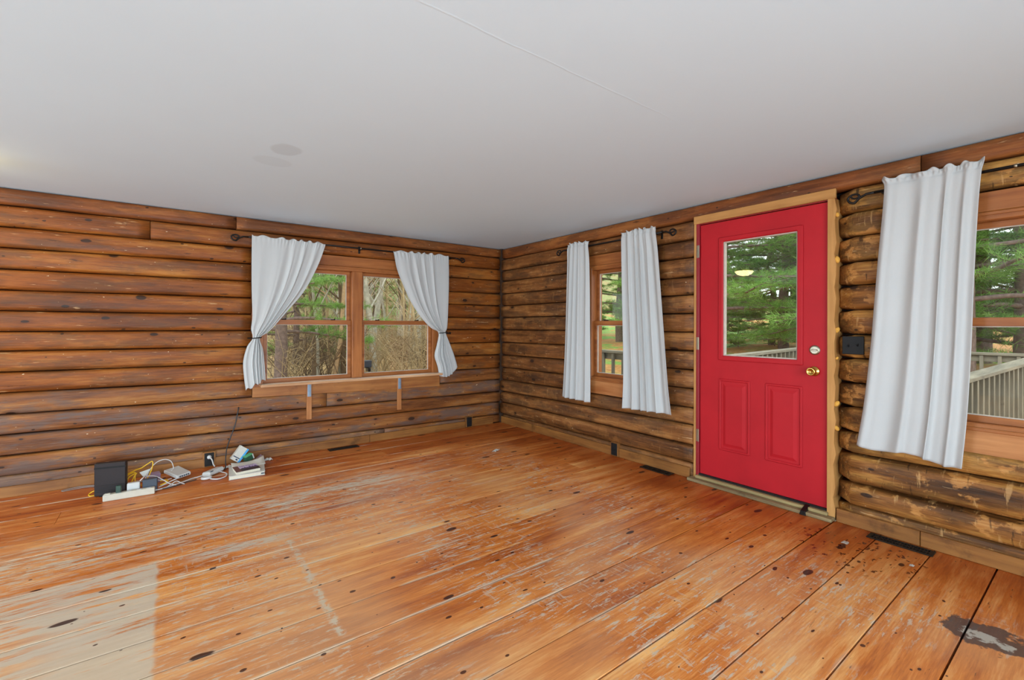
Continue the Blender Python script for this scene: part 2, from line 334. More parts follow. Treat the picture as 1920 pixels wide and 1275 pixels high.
M_BARKPALE = plain('pale_bark', 'b9b3a2', .9, var=.25, scale=9.0, bmp=.4)
M_TWIG = plain('brown_twigs', '6e5a44', .9, var=.25, scale=6.0)
M_TWIGP = plain('pale_twigs', 'b09a74', .9, var=.2, scale=6.0)
def ground_mat():
    m, nt, b = newmat('leaf_litter_ground')
    pos = node(nt, 'ShaderNodeNewGeometry').outputs['Position']
    xyz = node(nt, 'ShaderNodeSeparateXYZ', {0: pos}); X, Y = xyz.outputs[0], xyz.outputs[1]
    n1 = noise(nt, pos, .5, 5.0, .6); n2 = noise(nt, pos, 6.0, 5.0, .7)
    lit = ramp(nt, n2, [(.3, lin('7d6040')), (.5, lin('b0905f')), (.7, lin('d0b485'))])
    ned = ramp(nt, n2, [(.3, lin('96622f')), (.55, lin('c08a4a')), (.75, lin('d2a564'))])
    gr = ramp(nt, n2, [(.3, lin('5f8a36')), (.6, lin('86ac4c')), (.8, lin('a8b868'))])
    east = sstep(nt, mth(nt, 'SUBTRACT', X, mth(nt, 'MULTIPLY', Y, .55)), 1.0, 6.0)
    c = mix(nt, east, lit, ned)
    lawn = mth(nt, 'MULTIPLY', sstep(nt, n1, .44, .56), mth(nt, 'MULTIPLY', sstep(nt, X, 5.0, 9.0), sstep(nt, Y, 3.0, 6.0)))
    lawn = mth(nt, 'MAXIMUM', lawn, mth(nt, 'MULTIPLY', sstep(nt, n1, .52, .64), mth(nt, 'MULTIPLY', east, .7)))
    c = mix(nt, lawn, c, gr)
    hill = sstep(nt, Y, 24.0, 34.0)
    c = mix(nt, mth(nt, 'MULTIPLY', hill, .75), c, ramp(nt, n2, [(.3, lin('6a6a3e')), (.6, lin('94905c')), (.8, lin('b3a674'))]))
    setin(nt, b, Base_Color=c, Roughness=.95); bump(nt, b, n2, .6, .05)
    return m
M_GROUND = ground_mat()

# ---------------------------------------------------------------- mesh helpers
def tag(o, label, cat, group=None, kind=None):
    o['label'] = label; o['category'] = cat
    if group: o['group'] = group
    if kind: o['kind'] = kind
    return o
def thing(name, loc, label, cat, group=None, kind=None):
    o = bpy.data.objects.new(name, None); col.objects.link(o); o.location = loc; o.empty_display_size = .05
    return tag(o, label, cat, group, kind)
def attach(o, parent):
    if parent is not None:
        o.parent = parent; o.matrix_parent_inverse = Matrix.Translation(parent.location).inverted() if parent.type == 'EMPTY' else Matrix.Identity(4)
    return o
class MB:
    def __init__(s): s.v = []; s.f = []
    def add(s, v, f):
        n = len(s.v); s.v += [tuple(p) for p in v]; s.f += [tuple(i + n for i in q) for q in f]; return s
    def hexa(s, p): return s.add(p, [(0, 3, 2, 1), (4, 5, 6, 7), (0, 1, 5, 4), (1, 2, 6, 5), (2, 3, 7, 6), (3, 0, 4, 7)])
    def box(s, x0, x1, y0, y1, z0, z1):
        return s.hexa([(x0, y0, z0), (x1, y0, z0), (x1, y1, z0), (x0, y1, z0), (x0, y0, z1), (x1, y0, z1), (x1, y1, z1), (x0, y1, z1)])
    def obox(s, c, ux, hx, hy, z0, z1, tilt=0.0):
        ux = Vector((ux[0], ux[1], 0)).normalized(); uy = Vector((-ux.y, ux.x, 0)); up = Vector((0, 0, 1))
        if tilt: up = (up * math.cos(tilt) + uy * math.sin(tilt)); uy = Vector(uy * math.cos(tilt) - Vector((0, 0, 1)) * math.sin(tilt))
        c = Vector((c[0], c[1], z0)); h = z1 - z0
        p = [c + ux * a + uy * b + up * (h * k) for k in (0, 1) for a, b in ((-hx, -hy), (hx, -hy), (hx, hy), (-hx, hy))]
        return s.hexa(p)
    def wbox(s, W, a0, a1, d0, d1, z0, z1):
        return s.hexa([W(a0, d0, z0), W(a1, d0, z0), W(a1, d1, z0), W(a0, d1, z0), W(a0, d0, z1), W(a1, d0, z1), W(a1, d1, z1), W(a0, d1, z1)])
    def ring(s, W, a0, a1, z0, z1, b0, b1, y0, y1, d0, d1):
        """rectangular frame: outer a0..a1,z0..z1; hole b0..b1,y0..y1; depth d0..d1"""
        o = [(a0, z0), (a1, z0), (a1, z1), (a0, z1)]; i = [(b0, y0), (b1, y0), (b1, y1), (b0, y1)]
        v = [W(a, d, z) for d in (d0, d1) for q in (o, i) for a, z in q]; f = []
        for k in range(4):
            j = (k + 1) % 4
            f += [(k, j, 4 + j, 4 + k), (8 + j, 8 + k, 12 + k, 12 + j), (j, k, 8 + k, 8 + j), (4 + k, 4 + j, 12 + j, 12 + k)]
        return s.add(v, f)
    def tube(s, pts, r, n=6, caps=True):
        pts = [Vector(p) for p in pts]; N = len(pts); R = r if isinstance(r, (list, tuple)) else [r] * N
        v = []; f = []; prev = None
        for k in range(N):
            t = (pts[min(k + 1, N - 1)] - pts[max(k - 1, 0)])
            t = t.normalized() if t.length > 1e-9 else Vector((0, 0, 1))
            if prev is None:
                a = t.orthogonal().normalized()
            else:
                a = prev - t * prev.dot(t); a = a.normalized() if a.length > 1e-6 else t.orthogonal().normalized()
            prev = a; b = t.cross(a)
            for j in range(n):
                th = 2 * math.pi * j / n; v.append(pts[k] + (a * math.cos(th) + b * math.sin(th)) * R[k])
        for k in range(N - 1):
            for j in range(n): f.append((k * n + j, k * n + (j + 1) % n, (k + 1) * n + (j + 1) % n, (k + 1) * n + j))
        if caps: f += [tuple(range(n))[::-1], tuple((N - 1) * n + j for j in range(n))]
        return s.add(v, f)
    def lathe(s, prof, c, ax, n=20):
        """prof: list of (radius, distance along axis)"""
        ax = Vector(ax).normalized(); a = ax.orthogonal().normalized(); b = ax.cross(a); c = Vector(c); v = []; f = []
        for r, h in prof:
            for j in range(n):
                th = 2 * math.pi * j / n; v.append(c + ax * h + (a * math.cos(th) + b * math.sin(th)) * max(r, 1e-5))
        for k in range(len(prof) - 1):
            for j in range(n): f.append((k * n + j, k * n + (j + 1) % n, (k + 1) * n + (j + 1) % n, (k + 1) * n + j))
        f += [tuple(range(n))[::-1], tuple((len(prof) - 1) * n + j for j in range(n))]
        return s.add(v, f)
    def build(s, name, mat, parent=None, smooth=False, bevel=0.0, mat4=None):
        me = bpy.data.meshes.new(name); bm = bmesh.new()
        vs = [bm.verts.new(p) for p in s.v]
        for q in s.f:
            try: bm.faces.new([vs[i] for i in q])
            except ValueError: pass
        if bevel: bmesh.ops.bevel(bm, geom=list(bm.edges), offset=bevel, segments=1, affect='EDGES', profile=.5)
        bmesh.ops.recalc_face_normals(bm, faces=list(bm.faces))
        if smooth:
            for fa in bm.faces: fa.smooth = True
        bm.to_mesh(me); bm.free(); me.materials.append(mat)
        o = bpy.data.objects.new(name, me); col.objects.link(o)
        if mat4 is not None: o.matrix_world = mat4
        return attach(o, parent)
def crspline(P, n):
    P = np.array(P, float); m = len(P); out = []
    for t in np.linspace(0, m - 1, n):
        i = min(int(t), m - 2); u = t - i
        p0, p1, p2, p3 = P[max(i - 1, 0)], P[i], P[i + 1], P[min(i + 2, m - 1)]
        out.append(.5 * (2 * p1 + (p2 - p0) * u + (2 * p0 - 5 * p1 + 4 * p2 - p3) * u * u + (3 * p1 - p0 - 3 * p2 + p3) * u ** 3))
    return np.array(out)
def cable(name, pts, r, mat, parent=None, n=40, sides=6):
    return MB().tube([tuple(p) for p in crspline(pts, n)], r, sides).build(name, mat, parent, smooth=True)

H = 2.24                                   # ceiling height
RX, RY = -8.4, -7.2                        # hidden side wall and rear wall
WL = lambda a, d, z: (a, d, z)             # left wall   (plane y = 0), d outward
WR = lambda a, d, z: (d, a, z)             # right wall  (plane x = 0)
WB = lambda a, d, z: (a, RY - d, z)        # rear wall
WS = lambda a, d, z: (RX - d, a, z)        # side wall

# ================================================================ shell
def slab_with_openings(W, lo, hi, d0, d1, ops):
    """box wall lo..hi x 0..H with rectangular openings (a0,a1,z0,z1)"""
    mb = MB(); cuts = sorted({lo, hi} | {a for o in ops for a in o[:2]})
    for a, b in zip(cuts[:-1], cuts[1:]):
        mid = (a + b) / 2; hole = [o for o in ops if o[0] < mid < o[1]]
        if not hole: mb.wbox(W, a, b, d0, d1, -.15, H + .1)
        else:
            o = hole[0]
            if o[2] > -.1: mb.wbox(W, a, b, d0, d1, -.15, o[2])
            mb.wbox(W, a, b, d0, d1, o[3], H + .1)
    return mb
WIN1 = (-2.838, -.893, .665, 1.857)
WIN2 = (-2.36, -1.50, .705, 1.857)
WIN3 = (-5.85, -4.02, .705, 1.857)
FILL_WIN4 = (-8.0, -1.8, .10, 2.06)  # unseen rear window, added to let the fill light in
FILL_WIN5 = (-2.9, -.7, .10, 2.06)  # unseen side window, added for the second fill lamp
DOOR = (-3.70, -2.755, -.1, 2.095)
fl = MB().box(RX, 0, RY, 0, -.10, -.022).build('floor', M_SUB); tag(fl, 'wide worn pine plank floor with scraped cream paint', 'floor', kind='structure')
ce = MB().box(RX, .03, RY, .03, H, H + .1).build('ceiling', M_CEIL); tag(ce, 'flat white drywall ceiling with faint stains', 'ceiling', kind='structure')
wl = slab_with_openings(WL, RX - .2, .30, .10, .17, [WIN1]).build('wall_left', M_DARKGAP); tag(wl, 'orange log wall with the tied-back curtain window', 'wall', kind='structure')
wr = slab_with_openings(WR, RY - .2, .10, .10, .17, [WIN2, WIN3, DOOR]).build('wall_right', M_DARKGAP); tag(wr, 'dark log wall with the red door', 'wall', kind='structure')
wb = slab_with_openings(WB, RX - .15, .1, 0, .15, [FILL_WIN4]).build('wall_rear', M_OFFWHITE); tag(wb, 'plain off-white wall behind the viewpoint', 'wall', kind='structure')
ws = slab_with_openings(WS, RY, .1, 0, .15, [FILL_WIN5]).build('wall_side', M_OFFWHITE); tag(ws, 'plain off-white side wall opposite the red door', 'wall', kind='structure')

# ---------------------------------------------------------------- floor planks (each row a run of planks along x)
bounds = [-.105 - .2411 * k for k in range(0, 30)]
rows = [(0.0, bounds[0])] + list(zip(bounds[:-1], bounds[1:]))
joint = {14: [-1.415, -4.9], 16: [-1.54, -5.1], 8: [-.55, -4.9], 3: [-4.02], 2: [-1.75, -5], 6: [-4.9]}
for i, (y1, y0) in enumerate(rows):
    if y1 < RY + .02: break
    y0 = max(y0, RY)
    cuts = [0.0] + sorted(joint.get(i, [-4.7 - random.random() * 1.2]), reverse=True) + [RX]
    for xb, xa in zip(cuts[:-1], cuts[1:]):
        L = xb - xa - .0022; W_ = y1 - y0 - random.uniform(.0055, .0085)
        t = random.uniform(-.0012, .0012)
        mb = MB(); e = .0012
        mb.hexa([(0, 0, -.022), (L, 0, -.022), (L, W_, -.022), (0, W_, -.022), (0, 0, t - e), (L, 0, t - e), (L, W_, t - e), (0, W_, t - e)])
        n = len(mb.v)
        mb.v += [(e, e, t), (L - e, e, t), (L - e, W_ - e, t), (e, W_ - e, t)]
        mb.f.pop(1)
        mb.f += [(8, 9, 10, 11), (4, 5, 9, 8), (5, 6, 10, 9), (6, 7, 11, 10), (7, 4, 8, 11)]
        mb.build('plank', M_FLOOR, fl, mat4=Matrix.Translation((xa + .001, y0 + .0015, 0)))

# ---------------------------------------------------------------- logs
SV = [-1, -.95, -.86, -.6, -.25, .1, .45, .7, .86, .95, 1]
def log(parent, W, a0, a1, seam, row, mat, bulge=.012, rec=.020, r0=0.0, r1=0.0, zlo=None, zhi=None, name='log'):
    """a0 -> a1 runs along the wall (a1<a0 on the right wall); seam(row, a) gives seam height above the row"""
    rnd = random.Random(hash((round(a0, 3), row, W is WL)) & 0xffff)
    L = abs(a1 - a0); ns = max(3, int(L / .09)); nz = 10
    ph = [rnd.random() * 9 for _ in range(6)]
    v = []; f = []
    def nzf(x, k): return math.sin(x * 5.1 + ph[k]) * .5 + math.sin(x * 13.7 + ph[(k + 1) % 6]) * .3 + math.sin(x * 31 + ph[(k + 2) % 6]) * .2
    zm = (seam(row, a0) + seam(row + 1, a0)) / 2
    for i in range(ns + 1):
        x = L * i / ns; a = a0 + (a1 - a0) * i / ns
        zt = (seam(row, a) if zhi is None else zhi(a)) - .0024 + nzf(x, 0) * .0018; zb = (seam(row + 1, a) if zlo is None else zlo(a)) + .0024 + nzf(x, 3) * .0018
        sh = 1.0
        if r0 and x < r0: sh = math.sqrt(max(0, 1 - (1 - x / r0) ** 2))
        if r1 and L - x < r1: sh = min(sh, math.sqrt(max(0, 1 - (1 - (L - x) / r1) ** 2)))
        for j in range(nz + 1):
            s = SV[j]
            k = .10 * s * s + .90 * abs(s) ** 12
            bl = bulge + nzf(x, 1) * .0035 + nzf(x * 1.3 + j * .4, 4) * .0025 * (1 - k)
            y = -bl + (bl + rec) * k
            y = y * sh + (.045) * (1 - sh) if sh < 1 else y
            zz = zb + (zt - zb) * (s + 1) / 2
            if sh < 1: zz = (zz - (zb + zt) / 2) * (.75 + .25 * sh) + (zb + zt) / 2
            v.append((x, y, zz - zm))
        v.append((x, .099, zt - zm)); v.append((x, .099, zb - zm))
    m = nz + 3
    for i in range(ns):
        for j in range(m):
            f.append((i * m + j, i * m + (j + 1) % m, (i + 1) * m + (j + 1) % m, (i + 1) * m + j))
    f += [tuple(range(m)), tuple(ns * m + j for j in range(m))]
    me = bpy.data.meshes.new(name); me.from_pydata(v, [], f); bm = bmesh.new(); bm.from_mesh(me); bmesh.ops.recalc_face_normals(bm, faces=list(bm.faces))
    for fa in bm.faces: fa.smooth = len(fa.verts) == 4
    bm.to_mesh(me); bm.free(); me.materials.append(mat)
    o = bpy.data.objects.new(name, me); col.objects.link(o)
    o.matrix_world = Matrix.Translation((a0, 0, zm)) if W is WL else Matrix.Translation((0, a0, zm)) @ Matrix.Rotation(-math.pi / 2, 4, 'Z')
    return attach(o, parent)
SL0 = [2.24, 2.113, 1.957, 1.806, 1.65, 1.499, 1.347, 1.198, 1.055, .903, .752, .595, .449, .296, .15, 0.0]
SL1 = [2.24, 2.128, 1.973, 1.833, 1.66, 1.507, 1.349, 1.198, 1.033, .875, .703, .552, .394, .263, .10, 0.0]
SR0 = [2.24, 2.105, 1.955, 1.819, 1.658, 1.505, 1.355, 1.198, 1.035, .871, .708, .551, .402, .265, .11, 0.0]
SR1 = [2.24, 2.123, 1.970, 1.819, 1.659, 1.512, 1.358, 1.201, 1.050, .895, .744, .584, .453, .271, .131, 0.0]
def seamL(r, a): t = min(1.15, max(0, -a / 4.34)); return SL1[r] + (SL0[r] - SL1[r]) * t
def seamR(r, a): t = min(1.15, max(0, -a / 3.8)); return SR0[r] + (SR1[r] - SR0[r]) * t
for r in range(15):
    e = -.022 - random.random() * .014
    if r % 2 == 0: e = -.004
    mat = M_LOG_TOP if r == 0 else (M_LOG_LW if r >= 10 else M_LOG_L)
    bl = .009 if r < 14 else -.004
    if 2 <= r <= 10:          # rows cut by the double window
        wx0, wx1 = -2.838 - .002, -.893 + .002
        if r == 10: wx0, wx1 = -2.835, -.893
        cuts = [(RX, wx0), (wx1, e)]
    else:
        js = {0: [-2.963], 1: [-3.576], 11: [-2.173], 14: [-1.563], 13: [-5.2], 12: [-5.6]}.get(r, [-5.0])
        xs = [RX] + js + [e]; cuts = list(zip(xs[:-1], xs[1:]))
    for k, (a, b) in enumerate(cuts):
        log(wl, WL, a + .002, b - .002, seamL, r, mat, bl + (0 if k == 0 else random.uniform(-.004, .003)))
for r in range(15):
    e = -.022 - random.random() * .02
    if r % 2 == 1: e = -.014
    bl = .012 if r < 11 else (.026 if r < 14 else .0)
    spans = []
    w2 = 2 <= r <= 10; w3 = 2 <= r <= 10; d_ = r >= 1
    edges = [e]
    if w2: spans += [(e, -1.497)]; start = -2.363
    else: start = e
    if d_: spans += [(start, -2.735)]; start = -3.728
    if r == 0: spans += [(start, -4.142)]; start = -4.142
    if w3: spans += [(start, -4.017), (-5.853, RY)]
    else: spans += [(start, RY)]
    for (a, b) in spans:
        near = a < -3.7 and d_
        mat = M_LOG_TOP if r == 0 else (M_LOG_RR if near else M_LOG_R)
        log(wr, WR, a - .002, b + .002, seamR, r, mat, bl + (.018 if near and 12 <= r < 14 else 0) + (.004 if near else 0) + random.uniform(-.002, .004), r0=.045 if near else 0.0)
# dark corner post between the two log walls and caulk
tag(MB().box(-.02, .08, -.02, .08, 0, H).build('trim_1', plain('dark_corner_wood', '3a2414', .8, var=.3, scale=9.0)), 'dark recessed post where the two log walls meet', 'trim', kind='structure')

# ---------------------------------------------------------------- baseboards
def baseboard(name, W, spans, h, label, ax):
    rt = thing(name, W(spans[0][0], 0, 0), label, 'baseboard', kind='structure')
    for a, b in spans:
        MB().wbox(W, min(a, b), max(a, b), -.022, .0, .0, h).build('board', M_BASE[ax], rt, bevel=.003)
baseboard('baseboard_left', WL, [(RX, -3.208), (-3.122, -1.735), (-1.732, -.55), (-.45, -.14)], .078, 'pine baseboard under the orange log wall', 'x')
baseboard('baseboard_right', WR, [(-.03, -1.86), (-1.965, -2.70), (-3.735, -4.142), (-4.145, RY)], .085, 'pine baseboard under the dark log wall', 'y')

# ================================================================ windows
def window(name, W, a0, a1, z0, z1, units, label, ax, d0=-.008, latches=True, header=None, apron=None):
    rt = thing(name, W((a0 + a1) / 2, 0, z0), label, 'window', kind='structure')
    cw = .095; n = units; mull = .105; hb, ht = .035, .045
    wopen = (a1 - a0 - 2 * cw - (n - 1) * mull) / n
    fr = MB()
    fr.wbox(W, a0, a0 + cw, d0, .15, z0, z1).wbox(W, a1 - cw, a1, d0, .15, z0, z1)
    fr.build('side_jamb', M_SASH['z'], rt, bevel=.003)
    MB().wbox(W, a0 + cw, a1 - cw, d0, .15, z1 - ht, z1).build('head_jamb', M_SASH[ax], rt, bevel=.003)
    MB().wbox(W, a0 + cw, a1 - cw, d0, .15, z0, z0 + hb).build('bottom_jamb', M_SASH[ax], rt, bevel=.003)
    # inner casing bead round the whole unit
    MB().ring(W, a0 + .004, a1 - .004, z0 + .004, z1 - .004, a0 + .03, a1 - .03, z0 + .012, z1 - .02, d0 - .008, d0 + .001).build('casing_bead', M_SASH[ax], rt, bevel=.002)
    zm = z0 + (z1 - z0) * .505
    if (z1 - z0) < 1.25: zm = 1.277
    for k in range(n):
        s0 = a0 + cw + k * (wopen + mull); s1 = s0 + wopen
        if k < n - 1: MB().wbox(W, s1, s1 + mull, d0 - .004, .15, z0 + hb, z1 - ht).build('mullion', M_SASH['z'], rt, bevel=.003)
        st = .036
        lo = MB().ring(W, s0 + .002, s1 - .002, z0 + hb, zm + .024, s0 + st, s1 - st, z0 + hb + .036, zm - .022, .030, .062).build('lower_sash', M_SASH[ax], rt, bevel=.002)
        MB().wbox(W, s0 + st, s1 - st, .044, .048, z0 + hb + .036, zm - .022).build('pane', M_GLASS, lo)
        MB().ring(W, s0 + st - .001, s1 - st + .001, z0 + hb + .035, zm - .021, s0 + st + .005, s1 - st - .005, z0 + hb + .041, zm - .027, .040, .052).build('glazing_bead', M_CAULK, lo)
        up = MB().ring(W, s0 + .002, s1 - .002, zm - .018, z1 - ht, s0 + st, s1 - st, zm + .020, z1 - ht - .032, .066, .098).build('upper_sash', M_SASH[ax], rt, bevel=.002)
        MB().wbox(W, s0 + st, s1 - st, .080, .084, zm + .020, z1 - ht - .032).build('pane', M_GLASS, up)
        MB().ring(W, s0 + st - .001, s1 - st + .001, zm + .019, z1 - ht - .031, s0 + st + .005, s1 - st - .005, zm + .025, z1 - ht - .037, .076, .088).build('glazing_bead', M_CAULK, up)
        if latches:
            for q in (.22, .78):
                ac = s0 + (s1 - s0) * q
                MB().wbox(W, ac - .022, ac + .022, .032, .056, zm + .024, zm + .033).wbox(W, ac + .008, ac + .022, .026, .05, zm + .033, zm + .038).build('tilt_latch', M_BLACK, lo, bevel=.002)
    return rt
w1 = window('window_1', WL, *WIN1, 2, 'double wooden window between the tied-back curtains', 'x')
w2 = window('window_2', WR, *WIN2, 1, 'narrow wooden window between the log corner and the red door', 'y')
w3 = window('window_3', WR, *WIN3, 2, 'wide wooden window past the red door behind one curtain', 'y')
w4 = window('fill_window_4', WB, *FILL_WIN4, 5, 'unseen window added for fill light in the off-white wall behind the viewpoint', 'x', latches=False)
w5 = window('fill_window_5', WS, *FILL_WIN5, 2, 'unseen window added for fill light in the off-white side wall', 'y', latches=False)
# flat boards that fill the rows above and below the frames
mb = MB(); mb.hexa([(-2.838, -.004, 1.858), (-.893, -.004, 1.858), (-.893, .09, 1.858), (-2.838, .09, 1.858), (-2.838, -.004, 1.96), (-.893, -.004, 1.966), (-.893, .09, 1.966), (-2.838, .09, 1.96)])
mb.build('header_board', M_SASH['x'], w1, bevel=.003)
mb = MB(); mb.hexa([(-2.832, -.010, .577), (-.895, -.010, .535), (-.895, .09, .535), (-2.832, .09, .577), (-2.832, -.010, .672), (-.895, -.010, .672), (-.895, .09, .672), (-2.832, .09, .672)])
mb.build('apron_board', wood('apron_pine', '8a4f27', 'b5783f', 'x', .5, 1.0, '5c3820'), w1, bevel=.003)
sill = MB().box(-2.775, -.91, -.115, .03, .674, .697).build('sill', wood('pale_sill_pine', 'b07c52', 'd8aa80', 'x', .4), w1, bevel=.004)
MB().box(-2.772, -.913, -.113, -.012, .6965, .700).build('sill_top', M_SILLTOP, sill)
for rt, a0, a1 in ((w2, -2.36, -1.50), (w3, -5.85, -4.02)):
    MB().wbox(WR, a0, a1, -.004, .09, 1.858, 1.962).build('header_board', M_SASH['y'], rt, bevel=.003)
    MB().wbox(WR, a0, a1, -.010, .09, .57, .704).build('apron_board', M_BOARD['y'], rt, bevel=.003)
    MB().wbox(WR, a0, a1, -.022, .0, .700, .718).build('stool_bead', M_SASH['y'], rt, bevel=.003)

# ================================================================ red door
dr = thing('door_1', (0, -3.23, 0), 'red panelled door with a half glass light', 'door', kind='structure')
DX = .004
slab = MB().ring(WR, -3.676, -2.780, .060, 2.066, -3.497, -2.970, 1.022, 1.906, DX, DX + .045).build('door_slab', M_RED, dr, bevel=.0015)
fr = MB().ring(WR, -3.532, -2.935, .985, 1.943, -3.497, -2.970, 1.020, 1.908, DX - .012, DX + .002)
fr.build('glass_surround', M_RED, dr, bevel=.005)
MB().ring(WR, -3.498, -2.969, 1.019, 1.909, -3.488, -2.979, 1.029, 1.899, DX + .004, DX + .036).build('glazing_bead', M_CAULK, dr)
MB().wbox(WR, -3.490, -2.977, DX + .020, DX + .024, 1.027, 1.901).build('pane', M_GLASS, dr)
for (b0, b1) in ((-3.178, -2.938), (-3.530, -3.286)):
    MB().ring(WR, b0, b1, .285, .842, b0 + .018, b1 - .018, .303, .824, DX - .007, DX + .001).build('panel_moulding', M_RED, dr, bevel=.0045)
    c0, c1, y0, y1 = b0 + .034, b1 - .034, .320, .807
    MB().hexa([WR(c0, DX, y0), WR(c1, DX, y0), WR(c1, DX, y1), WR(c0, DX, y1), WR(c0 + .022, DX - .007, y0 + .022), WR(c1 - .022, DX - .007, y0 + .022), WR(c1 - .022, DX - .007, y1 - .022), WR(c0 + .022, DX - .007, y1 - .022)]).build('raised_panel', M_RED, dr)
# jambs, casings, threshold
MB().wbox(WR, -2.777, -2.752, -.012, .15, .03, 2.10).build('hinge_jamb', M_REDDK, dr, bevel=.002)
MB().wbox(WR, -2.751, -2.733, -.016, .10, .02, 2.10).build('side_casing', M_RAW['z'], dr, bevel=.002)
MB().wbox(WR, -3.705, -2.777, .0, .15, 2.072, 2.098).build('head_jamb', M_REDDK, dr, bevel=.002)
MB().wbox(WR, -3.727, -2.733, -.022, .0, 2.078, 2.141).build('head_casing', M_RAW['y'], dr, bevel=.003)
mb = MB(); st = []
for k in range(30):
    z = .0 + 2.078 * k / 29; st.append((z, -3.722 - .006 * math.sin(k * 2.3) - .006 * random.random()))
for (z0_, e0), (z1_, e1) in zip(st[:-1], st[1:]):
    mb.hexa([WR(e0, -.018, z0_), WR(-3.682, -.018, z0_), WR(-3.682, .12, z0_), WR(e0, .12, z0_), WR(e1, -.018, z1_), WR(-3.682, -.018, z1_), WR(-3.682, .12, z1_), WR(e1, .12, z1_)])
mb.build('latch_casing', M_RAW['z'], dr)
for k in (2, 4, 7, 8, 10, 11):                   # blobs of expanding foam between casing and log ends
    z = seamR(k, -3.73) + random.uniform(-.03, .03); c = Vector((-.004, -3.731, z)); r = random.uniform(.008, .017)
    prof = [(r * math.sin(t), -r * 1.4 * math.cos(t)) for t in np.linspace(.15, math.pi - .15, 6)]
    MB().lathe(prof, c, (random.uniform(-.3, .3), random.uniform(-.9, .9), 1), 8).build('foam_blob', M_FOAM, dr, smooth=True)
MB().box(-.082, .02, -3.727, -2.712, .0, .024).build('threshold', M_THRESH, dr, bevel=.005)
MB().box(-.040, .05, -3.690, -2.760, .024, .046).build('threshold_strip', wood('tan_threshold_strip', '84704a', 'ad9666', 'y', .6), dr, bevel=.004)
MB().box(-.010, .05, -3.680, -2.775, .046, .0585).build('weather_strip', M_DARKGAP, dr)
MB().hexa([(-.088, -3.585, .0), (-.088, -3.545, .0), (-.006, -3.545, .0), (-.006, -3.585, .0), (-.088, -3.580, .030), (-.088, -3.552, .030), (-.006, -3.552, .056), (-.006, -3.580, .056)]).build('threshold_clip', M_BLACKM, dr, bevel=.002)
for zc in (1.855, 1.11, .366):
    hg = MB().tube([(-.016, -2.7765, zc - .05), (-.016, -2.7765, zc + .05)], .006, 10).build('hinge', M_STEEL, dr, smooth=False)
    MB().box(-.014, -.0115, -2.775, -2.757, zc - .05, zc + .05).build('hinge_leaf', M_STEEL, hg)
db = MB().lathe([(.032, 0), (.032, .006), (.028, .010), (.023, .012), (.0, .012)], (DX, -3.603, 1.093), (-1, 0, 0), 28).build('deadbolt', M_STEEL, dr, smooth=False, bevel=0)
MB().box(-.022, -.007, -3.622, -3.586, 1.087, 1.099).build('thumb_turn', M_STEEL, db, bevel=.003)
MB().lathe([(.033, 0), (.033, .004), (.029, .008), (.013, .012), (.011, .028), (.016, .036), (.026, .044), (.029, .054), (.027, .063), (.020, .068), (.018, .064), (.0, .063)], (DX, -3.600, .952), (-1, 0, 0), 28).build('door_knob', M_BRASS, dr, smooth=True)

# ================================================================ curtain rods
def scroll(W, a, z, sgn, dep, turns=1.35, R=.042):
    pts = []
    for t in np.linspace(0, 1, 34):
        th = turns * 2 * math.pi * t; r = R * (1 - .62 * t)
        pts.append((a + sgn * (.10 + math.sin(th) * r * .9), z - .002 - R * .75 + (R - r) * .0 + R * .75 - (1 - math.cos(th)) * r * .0 + (-.5 * R) * (1 - t) + math.cos(th + math.pi) * r * .62 + R * .12))
    head = [(a, z), (a + sgn * .04, z - .001), (a + sgn * .075, z - .018)]
    return [W(p[0], dep, p[1]) for p in head + pts]
def rod(name, W, a0, a1, z, label, brackets, ends=(True, True), rings=()):
    rt = thing(name, W(a0, -.08, z), label, 'curtain rod', 'black iron curtain rods')
    MB().tube([W(a0, -.08, z), W(a1, -.08, z)], .0085, 10).build('pole', M_BLACKM, rt, smooth=True)
    for a, s, on in ((a0, -1 if a1 > a0 else 1, ends[0]), (a1, 1 if a1 > a0 else -1, ends[1])):
        if on: MB().tube(scroll(W, a, z, s, -.08), [.0075] * 3 + list(np.linspace(.0075, .0045, 34)), 7).build('scroll_finial', M_BLACKM, rt, smooth=True)
    for b in brackets:
        MB().wbox(W, b - .007, b + .007, -.085, -.014, z - .014, z - .008).wbox(W, b - .010, b + .010, -.018, -.013, z - .045, z + .03).build('bracket', M_BLACKM, rt, bevel=.0015)
    for b in rings: MB().tube([W(b, -.08, z), W(b + .012, -.08, z)], .0105, 10).build('joint_ring', M_STEEL, rt, smooth=True)
rod('curtain_rod', WL, -2.875, -.735, 2.048, 'black curtain rod with scroll ends above the double window', [-2.83, -1.85, -.79], rings=[-1.86])
rod('curtain_rod', WR, -1.285, -2.475, 2.052, 'black curtain rod with scroll ends above the narrow window', [-1.33, -2.43])
rod('curtain_rod', WR, -3.945, -5.95, 2.052, 'black curtain rod with scroll end beside the red door', [-3.985, -5.9], rings=[-4.52])

